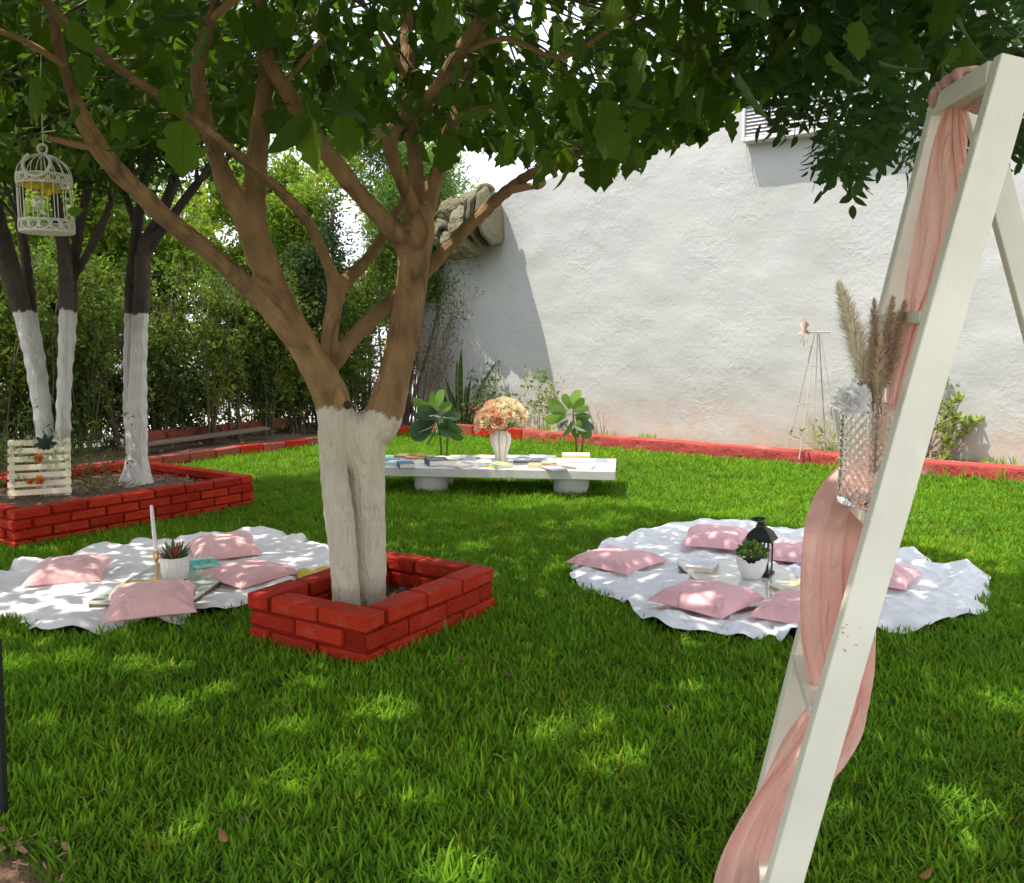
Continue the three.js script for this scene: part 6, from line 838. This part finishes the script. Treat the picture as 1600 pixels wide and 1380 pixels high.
// ---------------------------------------------------------------- bird cage hanging from the big tree
{
  const c = D(74, 368, 4.35), t = thing('bird_cage', 'white domed bird cage with yellow flowers inside, hanging at the upper left', 'bird cage', c.clone().add(V3(0, 0.01, 0))), m = std(lin(0.76, 0.72, 0.64), 0.5), Rr = 0.118, H = 0.225;
  const strip = (y, hh, seed) => { const l = []; for (const yy of [y, y + hh]) l.push(xf(new THREE.TorusGeometry(Rr, 0.0042, 6, 48), 0, yy, 0, Math.PI / 2, 0, 0)); for (let k = 0; k < 16; k++) { const a = k / 16 * 6.283, g = new THREE.TorusGeometry(hh * 0.40, 0.004, 5, 14); g.rotateY(Math.PI / 2); g.translate(Rr, y + hh / 2, 0); g.rotateY(a); l.push(g); const q = new THREE.BoxGeometry(0.005, hh, 0.005); q.translate(Rr, y + hh / 2, 0); q.rotateY(a + 0.196); l.push(q); } return merge(l); };
  part(t, 'base', lathe([[0.001, 0], [Rr, 0], [Rr + 0.004, 0.004], [Rr, 0.008], [0.001, 0.006]], 40), m); part(t, 'lower_band', strip(0.008, 0.05), m); part(t, 'upper_band', strip(H, 0.042), m);
  for (let k = 0; k < 16; k++) { const a = k / 16 * 6.283, C = Math.cos(a), S = Math.sin(a), pts = [V3(C * Rr, 0.05, S * Rr), V3(C * Rr, H + 0.04, S * Rr)]; for (let i = 1; i <= 8; i++) { const b = i / 8 * Math.PI / 2; pts.push(V3(C * Rr * Math.cos(b), H + 0.04 + 0.10 * Math.sin(b), S * Rr * Math.cos(b))); } part(t, 'wire', tube(pts, 0.0022, 5, false), m); }
  part(t, 'top_loop', xf(new THREE.TorusGeometry(0.022, 0.005, 8, 22), 0, H + 0.165, 0), m);
  const r = rng(3), yf = leafMat(lin(0.66, 0.52, 0.03), 0.3, 0.7), fl = []; for (let i = 0; i < 34; i++) fl.push(xf(leafGeo(0.045, 0.04, { fold: 0.3 }), rr(-0.07, 0.05, r), 0.17 + rr(0, 0.07, r), rr(-0.05, 0.07, r), rr(0, 1.5, r), r() * 6, rr(-1, 1, r))); part(t, 'yellow_flower', merge(fl), yf);
  const wf = []; for (let i = 0; i < 12; i++) wf.push(xf(leafGeo(0.04, 0.02, { fold: 0.3 }), 0.02 + rr(-0.02, 0.02, r), 0.12 + rr(-0.03, 0.03, r), 0.10, rr(-1, 1, r), r() * 6, rr(1, 3, r))); part(t, 'white_flower', merge(wf), std(lin(0.75, 0.73, 0.68), 0.7)); part(t, 'green_leaf', xf(leafGeo(0.07, 0.05, { fold: 0.3 }), 0.13, 0.09, 0.05, 0.4, 0, -1.4), leafMat(lin(0.10, 0.22, 0.02), 0.45, 0.6));
  const bead = []; for (let i = 0; i < 26; i++) { const f = i / 25, a = lerp(-2.4, 2.4, f); bead.push(xf(new THREE.SphereGeometry(0.009, 8, 6), 0.03 + 0.07 * Math.sin(a) * 0.9, H + 0.075 - 0.055 * Math.cos(a), 0.12 + 0.012 * Math.cos(a))); } part(t, 'bead_string', merge(bead), m);
  const top = V3(c.x + 0.005, c.y + H + 0.185, c.z); single('hanging_cord', tube([top, top.clone().add(V3(0.02, 0.30, 0.03)), top.clone().add(V3(0.10, 0.62, 0.12))], 0.003, 5), std(lin(0.6, 0.55, 0.45), 0.8), 'thin cord from the tree above that carries the bird cage', 'cord');
}
// ---------------------------------------------------------------- white A-frame ladder at the right, near the viewer
const mLad = std(lin(0.86, 0.82, 0.69), 0.5, { map: repeated(tGrey, 1.5), bumpMap: repeated(tWood, 1.3), bumpScale: 0.0012 });
const ZN = 2.05, ZF = 2.44;
{
  const t = thing('wooden_ladder', 'white painted wooden folding ladder standing near the viewer at the right, draped with pink fabric', 'ladder', V3(0.95, 0, -2.2));
  const nTop = D(1588, 92, ZN), nBot = D(1224, 1380, ZN), fTop = D(1483, 154, ZF), fBot = D(1208, 1235, ZF), ext = (a, b) => { const d = b.clone().sub(a); return a.clone().addScaledVector(d, (a.y - 0.0) / (a.y - b.y)); };
  const nG = ext(nTop, nBot), fG = ext(fTop, fBot), ax = V3(1, 0, 0);
  partW(t, 'rail', beam(nG, nTop.clone().add(V3(0, 0, 0)), ax, 0.084, 0.034, 0.004), mLad); partW(t, 'rail', beam(fG, fTop, ax, 0.084, 0.034, 0.004), mLad);
  // rear legs open the other way
  const rear = (a, b) => beam(ext(a, b), a, ax, 0.07, 0.03, 0.004);
  partW(t, 'rear_leg', rear(D(1622, 116, ZN + 0.037), D(1914, 1186, ZN + 0.037)), mLad); partW(t, 'rear_leg', rear(D(1527, 168, ZF - 0.037), D(1812, 1235, ZF - 0.037)), mLad);
  // top piece, treads, rear stretcher
  const tl = nTop.clone().add(V3(-0.015, -0.022, -0.019)), tr = fTop.clone().add(V3(-0.015, -0.022, 0.019)); partW(t, 'top_piece', beam(tl, tr, V3(0, 1, 0), 0.05, 0.075, 0.004), mLad);
  for (const y of [1.545, 1.075, 0.60, 0.15]) { const f = (p, g) => { const k = (p.y - y) / (p.y - g.y); return p.clone().lerp(g, k); }, a = f(nTop, nG), b = f(fTop, fG); a.z -= 0.0185; b.z += 0.0185; partW(t, 'tread', beam(a, b, V3(0, 1, 0), 0.028, 0.088, 0.003), mLad); }
  { const y = 0.55, x = 1.12 + 0.56 * (1 - y / nTop.y); partW(t, 'stretcher', beam(V3(x, y, -ZN - 0.055), V3(x + 0.02, y, -ZF + 0.055), V3(0, 1, 0), 0.04, 0.02, 0.003), mLad); }
  // chips in the paint
  const ch = [], r = rng(14), d = nBot.clone().sub(nTop).normalize(); for (let i = 0; i < 8; i++) { const p = D(lerp(1312, 1345, r()) + rr(-14, 14, r), rr(968, 1020, r), ZN - 0.0182), l = rr(0.002, 0.010, r); ch.push(xf(new THREE.BoxGeometry(l, rr(0.0012, 0.003, r), 0.0008), p.x, p.y, p.z, 0, 0, rr(-0.9, 0.3, r))); } partW(t, 'paint_chip', merge(ch), std(lin(0.36, 0.25, 0.17), 0.9)).userData.kind = 'stuff';
}
// satin strip wound down the ladder
const mSatin = phys(lin(0.96, 0.58, 0.49), 1, { clearcoat: 0.3, clearcoatRoughness: 0.42, transmission: 0.42, thickness: 0, sheen: 0.8, sheenColor: lin(1, 0.75, 0.68), sheenRoughness: 0.4, specularIntensity: 0.5, bumpMap: repeated(tFold, 3.2, 2.6), bumpScale: 0.007 });
{
  const t = thing('draped_fabric', 'peach pink satin strip knotted at the ladder top and wound down through its steps', 'fabric', V3(0.95, 0, -2.25));
  // [left x, right x, y, distance left, distance right, folds, depth of folds]
  const S = [[1489, 1514, 140, 2.36, 2.34, 3, 0.012], [1474, 1511, 175, 2.34, 2.32, 2.4, 0.014], [1454, 1512, 235, 2.33, 2.28, 1.9, 0.017], [1440, 1513, 300, 2.33, 2.27, 1.6, 0.018], [1428, 1508, 370, 2.33, 2.27, 1.6, 0.018], [1414, 1486, 450, 2.33, 2.28, 1.7, 0.014], [1414, 1466, 500, 2.32, 2.28, 2.2, 0.013], [1396, 1450, 570, 2.33, 2.28, 2.2, 0.015], [1374, 1432, 650, 2.33, 2.29, 2.3, 0.016], [1322, 1410, 715, 2.33, 2.36, 2.3, 0.016], [1284, 1396, 755, 2.27, 2.33, 2.2, 0.020], [1261, 1384, 800, 2.20, 2.26, 2.1, 0.024], [1255, 1372, 850, 2.13, 2.155, 2.0, 0.027], [1252, 1362, 930, 2.15, 2.155, 1.9, 0.026], [1252, 1362, 1000, 2.18, 2.16, 1.9, 0.024], [1262, 1363, 1060, 2.20, 2.17, 1.8, 0.020], [1262, 1358, 1100, 2.26, 2.18, 1.8, 0.018], [1228, 1348, 1148, 2.28, 2.18, 1.8, 0.020], [1204, 1322, 1195, 2.24, 2.17, 1.8, 0.024], [1174, 1292, 1245, 2.20, 2.16, 1.8, 0.026], [1128, 1268, 1330, 2.18, 2.15, 1.7, 0.026], [1108, 1244, 1400, 2.18, 2.15, 1.7, 0.022], [1090, 1230, 1470, 2.14, 2.12, 1.6, 0.015]];
  const Lc = new THREE.CatmullRomCurve3(S.map((s) => D(s[0], s[2], s[3])), false, 'centripetal'), Rc = new THREE.CatmullRomCurve3(S.map((s) => D(s[1], s[2], s[4])), false, 'centripetal'), nv = 300, nu = 72, n = S.length - 1;
  const LP2 = S.map((s) => D(s[0], s[2], s[3])), RP2 = S.map((s) => D(s[1], s[2], s[4]));
  const at = (A, v) => { const q = v * n, i = Math.min(n - 1, Math.floor(q)), f = q - i, g = (k) => A[clamp(k, 0, n)]; const c = (a, b, c2, d) => 0.5 * (2 * b + (c2 - a) * f + (2 * a - 5 * b + 4 * c2 - d) * f * f + (3 * b - a - 3 * c2 + d) * f * f * f); return V3(c(g(i - 1).x, g(i).x, g(i + 1).x, g(i + 2).x), Math.max(0.03, c(g(i - 1).y, g(i).y, g(i + 1).y, g(i + 2).y)), c(g(i - 1).z, g(i).z, g(i + 1).z, g(i + 2).z)); };
  const val = (k, v) => { const q = v * n, i = Math.min(n - 1, Math.floor(q)); return lerp(S[i][k], S[i + 1][k], q - i); };
  const g = grid(nu, nv, (u, v) => {
    const a = at(LP2, v), b = at(RP2, v), p = a.clone().lerp(b, u), w = b.clone().sub(a), nrm = V3(-w.z, 0, w.x).normalize(); if (nrm.z < 0) nrm.negate();
    const F = val(5, v), A = val(6, v), ph = 3.4 * noise(1, v * 3, 2) + 1.9 * noise(u * 1.6, v * 4.5, 5), s = Math.sin(2 * Math.PI * (F * u) + ph), s2 = Math.sin(2 * Math.PI * (F * 2.3 * u) + ph * 1.7 + 1.3 * noise(2, v * 5, 1)) * 0.3;
    p.addScaledVector(nrm, A * (1.5 * Math.pow(Math.abs(s), 0.8) - 0.9 + 1.3 * s2 * (0.6 + 0.9 * noise(u * 2, v * 6, 4)) + 0.9 * noise(u * 1.7, v * 7, 3)) * (0.75 + 0.5 * noise(u * 3, v * 4, 8))); p.addScaledVector(w.clone().normalize(), 0.012 * s2 * (1 - Math.abs(2 * u - 1))); return [p.x, p.y, p.z];
  });
  const uv = g.attributes.uv; for (let i = 0; i < uv.count; i++) uv.setXY(i, uv.getX(i) * 0.35, uv.getY(i) * 2.2);
  partW(t, 'strip', g, mSatin);
  // second fold hanging behind the first, its hem showing beyond the near rail
  const S2 = [[1290, 1376, 860, 2.20, 2.22], [1288, 1368, 960, 2.24, 2.23], [1300, 1364, 1050, 2.26, 2.23], [1310, 1357, 1110, 2.26, 2.22], [1300, 1344, 1150, 2.25, 2.22], [1284, 1330, 1185, 2.25, 2.22]], l2 = S2.map((s) => D(s[0], s[2], s[3])), r2 = S2.map((s) => D(s[1], s[2], s[4]));
  const g2 = grid(24, 60, (u, v) => { const q = v * 5, i = Math.min(4, Math.floor(q)), f = q - i, e = f * f * (3 - 2 * f), a = l2[i].clone().lerp(l2[i + 1], e), b = r2[i].clone().lerp(r2[i + 1], e), p = a.lerp(b, u); p.z += 0.012 * Math.sin(u * 9 + 2 * noise(u, v * 4, 1)); return [p.x, p.y, p.z]; }); partW(t, 'back_fold', g2, mSatin);
  // knot round the top piece
  const kc = D(1500, 143, 2.36), l = []; for (let k = 0; k < 5; k++) { const pts = [], c2 = kc.clone().add(V3(0.006 * k - 0.012, 0.004 * k, 0.016 * (k - 2))), rx = 0.041 + 0.003 * (k % 2), ry = 0.031; for (let i = 0; i <= 28; i++) { const a = i / 28 * 6.283; pts.push(V3(c2.x + Math.cos(a) * rx + 0.006 * Math.sin(3 * a + k), c2.y + Math.sin(a) * ry, c2.z + 0.012 * Math.sin(a + k) + 0.006 * Math.sin(4 * a + k * 2))); } l.push(tube(pts, [...Array(29)].map((_, i) => 0.0095 + 0.003 * Math.sin(i * 0.9 + k)), 9)); } partW(t, 'knot', merge(l), mSatin);
  const tp = D(1540, 138, 2.18), l3 = []; for (let k = 0; k < 3; k++) l3.push(tube(smoothPath([kc.clone().add(V3(0.01, -0.02 - 0.012 * k, 0.03)), kc.clone().lerp(tp, 0.5).add(V3(0.004, -0.034 - 0.010 * k, 0.03)), tp.clone().add(V3(0.02, -0.025 - 0.008 * k, -0.01))], 10), 0.011, 8)); partW(t, 'twisted_end', merge(l3), mSatin);
}
// cut glass vase on the second tread with dried plumes
{
  const foot = D(1356, 800, 2.155); foot.y = 1.091; const t = thing('glass_vase', 'clear square vase of diamond cut glass standing on a ladder step', 'vase', foot, 0.35), W = 0.112, H = 0.235;
  // one closed skin of real glass: foot, studded outside, shoulder, neck, lip and back down the inside; square in plan, round at the neck
  const mG = phys(lin(0.97, 0.98, 0.97), 0.02, { transmission: 1, thickness: 0.01, ior: 1.42, specularIntensity: 1 });
  const prof = [[0.001, 0, 1, 0], [W * 0.47, 0, 1, 0], [W * 0.5, 0.006, 1, 0], [W * 0.5, 0.014, 1, 1], [W * 0.5, H - 0.012, 1, 1], [W * 0.495, H, 1, 0], [W * 0.46, H + 0.006, 0.9, 0], [0.034, H + 0.014, 0.1, 0], [0.031, H + 0.024, 0, 0], [0.031, H + 0.052, 0, 0], [0.038, H + 0.060, 0, 0], [0.038, H + 0.064, 0, 0], [0.034, H + 0.064, 0, 0], [0.0275, H + 0.054, 0, 0], [0.0275, H + 0.024, 0, 0], [0.032, H + 0.009, 0.1, 0], [W * 0.43, H + 0.001, 0.9, 0], [W * 0.455, H - 0.010, 1, 0], [W * 0.455, 0.022, 1, 0], [W * 0.43, 0.017, 1, 0], [0.001, 0.017, 1, 0]];
  const rows = []; for (let i = 0; i < prof.length - 1; i++) { const n = i === 3 ? 64 : i === 17 ? 6 : 3; for (let k = 0; k < n; k++) rows.push(prof[i].map((q, c) => lerp(q, prof[i + 1][c], k / n))); } rows.push(prof[prof.length - 1]);
  const skin = (nu) => grid(nu, rows.length - 1, (u, v) => {
    const [r0, y, sq, st] = rows[Math.round(v * (rows.length - 1))], a = u * 2 * Math.PI, c = Math.cos(a), s = Math.sin(a), e = 7, k = lerp(1, 1 / Math.pow(Math.pow(Math.abs(c), e) + Math.pow(Math.abs(s), e), 1 / e), sq), x = c * r0 * k, z = s * r0 * k;
    const along = Math.abs(c) > Math.abs(s) ? z : x, q = Math.min(1, (W * 0.46 - Math.abs(along)) / 0.008), p = along / 0.0125, w = y / 0.0125, d = (1 - Math.abs(((p + w) % 2 + 2) % 2 - 1)) * (1 - Math.abs(((p - w) % 2 + 2) % 2 - 1)), o = st > 0.5 ? 0.0034 * Math.max(0, q) * Math.sqrt(Math.max(0, d)) : 0;
    return Math.abs(c) > Math.abs(s) ? [x + Math.sign(c) * o, y, z] : [x, y, z + Math.sign(s) * o]; }, true);
  const bodyG = skin(360), bp = bodyG.attributes.position, bi = bodyG.index.array; let vol = 0; for (let i = 0; i < bi.length; i += 3) { const q = [0, 1, 2].map((k) => V3(bp.getX(bi[i + k]), bp.getY(bi[i + k]), bp.getZ(bi[i + k]))); vol += q[0].dot(q[1].cross(q[2])); } if (vol < 0) { for (let i = 0; i < bi.length; i += 3) { const k = bi[i]; bi[i] = bi[i + 1]; bi[i + 1] = k; } bodyG.computeVertexNormals(); }
  part(t, 'body', bodyG, mG);
  // plumes
  const plume = (name, label, pix, Z, wid, c, n, seed) => { const p = smoothPath(pix.map(([x, y]) => D(x, y, Z)), 20), o = thing(name, label, 'dried grass', p[0].clone()), r = rng(seed), m = phys(lin(...c), 1, { transmission: 0.4, thickness: 0 }); partW(o, 'stalk', tube(p, 0.0022, 5), std(lin(0.42, 0.33, 0.2), 0.9)); const pos = [], up = V3(0, 1, 0);
    for (let i = 0; i < n; i++) { const f = 0.42 + 0.58 * Math.pow(r(), 0.9), q = Math.min(19, Math.floor(f * 20)), a = p[q].clone().lerp(p[q + 1], f * 20 - q), d = p[q + 1].clone().sub(p[q]).normalize(), prof = Math.sin(Math.PI * clamp((f - 0.40) / 0.62, 0, 1)) ** 0.6 * (1 - 0.45 * f), rad = V3(rr(-1, 1, r), rr(-1, 1, r), rr(-1, 1, r)); rad.addScaledVector(d, -rad.dot(d)).normalize(); const L = wid * (0.25 + 0.8 * prof) * rr(0.3, 1.0, r), e = a.clone().addScaledVector(rad, wid * prof * rr(0.35, 1.35, r)).addScaledVector(d, L).add(V3(0, -0.3 * wid * r(), 0)), s = rad.clone().cross(d).multiplyScalar(0.0013), mm = a.clone().lerp(e, 0.5).addScaledVector(d, -L * 0.08); pos.push(a.x - s.x, a.y - s.y, a.z - s.z, a.x + s.x, a.y + s.y, a.z + s.z, mm.x + s.x, mm.y + s.y, mm.z + s.z, a.x - s.x, a.y - s.y, a.z - s.z, mm.x + s.x, mm.y + s.y, mm.z + s.z, mm.x - s.x, mm.y - s.y, mm.z - s.z, mm.x - s.x, mm.y - s.y, mm.z - s.z, mm.x + s.x, mm.y + s.y, mm.z + s.z, e.x, e.y, e.z); }
    const g = new THREE.BufferGeometry(); g.setAttribute('position', new THREE.Float32BufferAttribute(pos, 3)); g.setAttribute('uv', new THREE.Float32BufferAttribute(new Float32Array(pos.length / 3 * 2), 2)); g.computeVertexNormals(); partW(o, 'plume', g, m).userData.kind = 'stuff'; };
  plume('pampas_plume', 'cream pampas plume leaning left in the glass vase', [[1362, 740], [1356, 640], [1340, 540], [1313, 444]], 2.15, 0.052, [0.92, 0.86, 0.68], 2800, 1);
  plume('pampas_plume', 'brown feathery plume in the glass vase, nearest the cream one', [[1366, 740], [1364, 640], [1366, 560], [1366, 470]], 2.13, 0.038, [0.62, 0.42, 0.29], 1500, 2);
  plume('pampas_plume', 'brown feathery plume in the middle of the dried bunch', [[1368, 740], [1370, 640], [1382, 560], [1395, 466]], 2.17, 0.040, [0.68, 0.48, 0.34], 1500, 3);
  plume('pampas_plume', 'brown feathery plume furthest right, close to the ladder rail', [[1370, 740], [1375, 640], [1394, 560], [1414, 470]], 2.18, 0.038, [0.64, 0.45, 0.31], 1500, 4);
  plume('pampas_plume', 'short tan plume low in the dried bunch behind the white flower', [[1368, 740], [1370, 650], [1372, 590], [1376, 528]], 2.11, 0.034, [0.76, 0.62, 0.42], 1500, 5);
  const fc = D(1333, 622, 2.085), f = thing('white_flower', 'white ruffled cloth flower hanging over the left of the glass vase', 'flower', fc), r = rng(31), mW = phys(lin(0.80, 0.78, 0.76), 1, { transmission: 0.25, thickness: 0 }), pt = leafGeo(0.036, 0.028, { fold: 0.6, droop: 0.6 });
  for (let i = 0; i < 46; i++) { const m = part(f, 'petal', pt, mW), a = i * 2.4, q = Math.sqrt(i / 46); m.position.set(Math.cos(a) * 0.016 * q, 0.012 * (1 - q) + rr(-0.006, 0.006, r), 0.01 + Math.sin(a) * 0.014 * q); m.rotation.set(0, -a + 1.57, 0, 'YXZ'); m.rotateX(lerp(0.1, 2.2, q) + rr(-0.35, 0.35, r)); m.scale.setScalar(rr(0.75, 1.15, r)); }
  f.scale.setScalar(0.85); f.rotation.set(0.9, 0, 0.5); part(f, 'stem', tube(smoothPath([V3(0, 0, 0), V3(0.02, -0.05, -0.02), V3(0.045, -0.10, -0.06)], 6), 0.002, 5), std(lin(0.2, 0.25, 0.1), 0.8));
}
scene.traverse((o) => { if (o.isMesh) { o.castShadow = true; o.receiveShadow = true; } });
renderer.render(scene, camera);
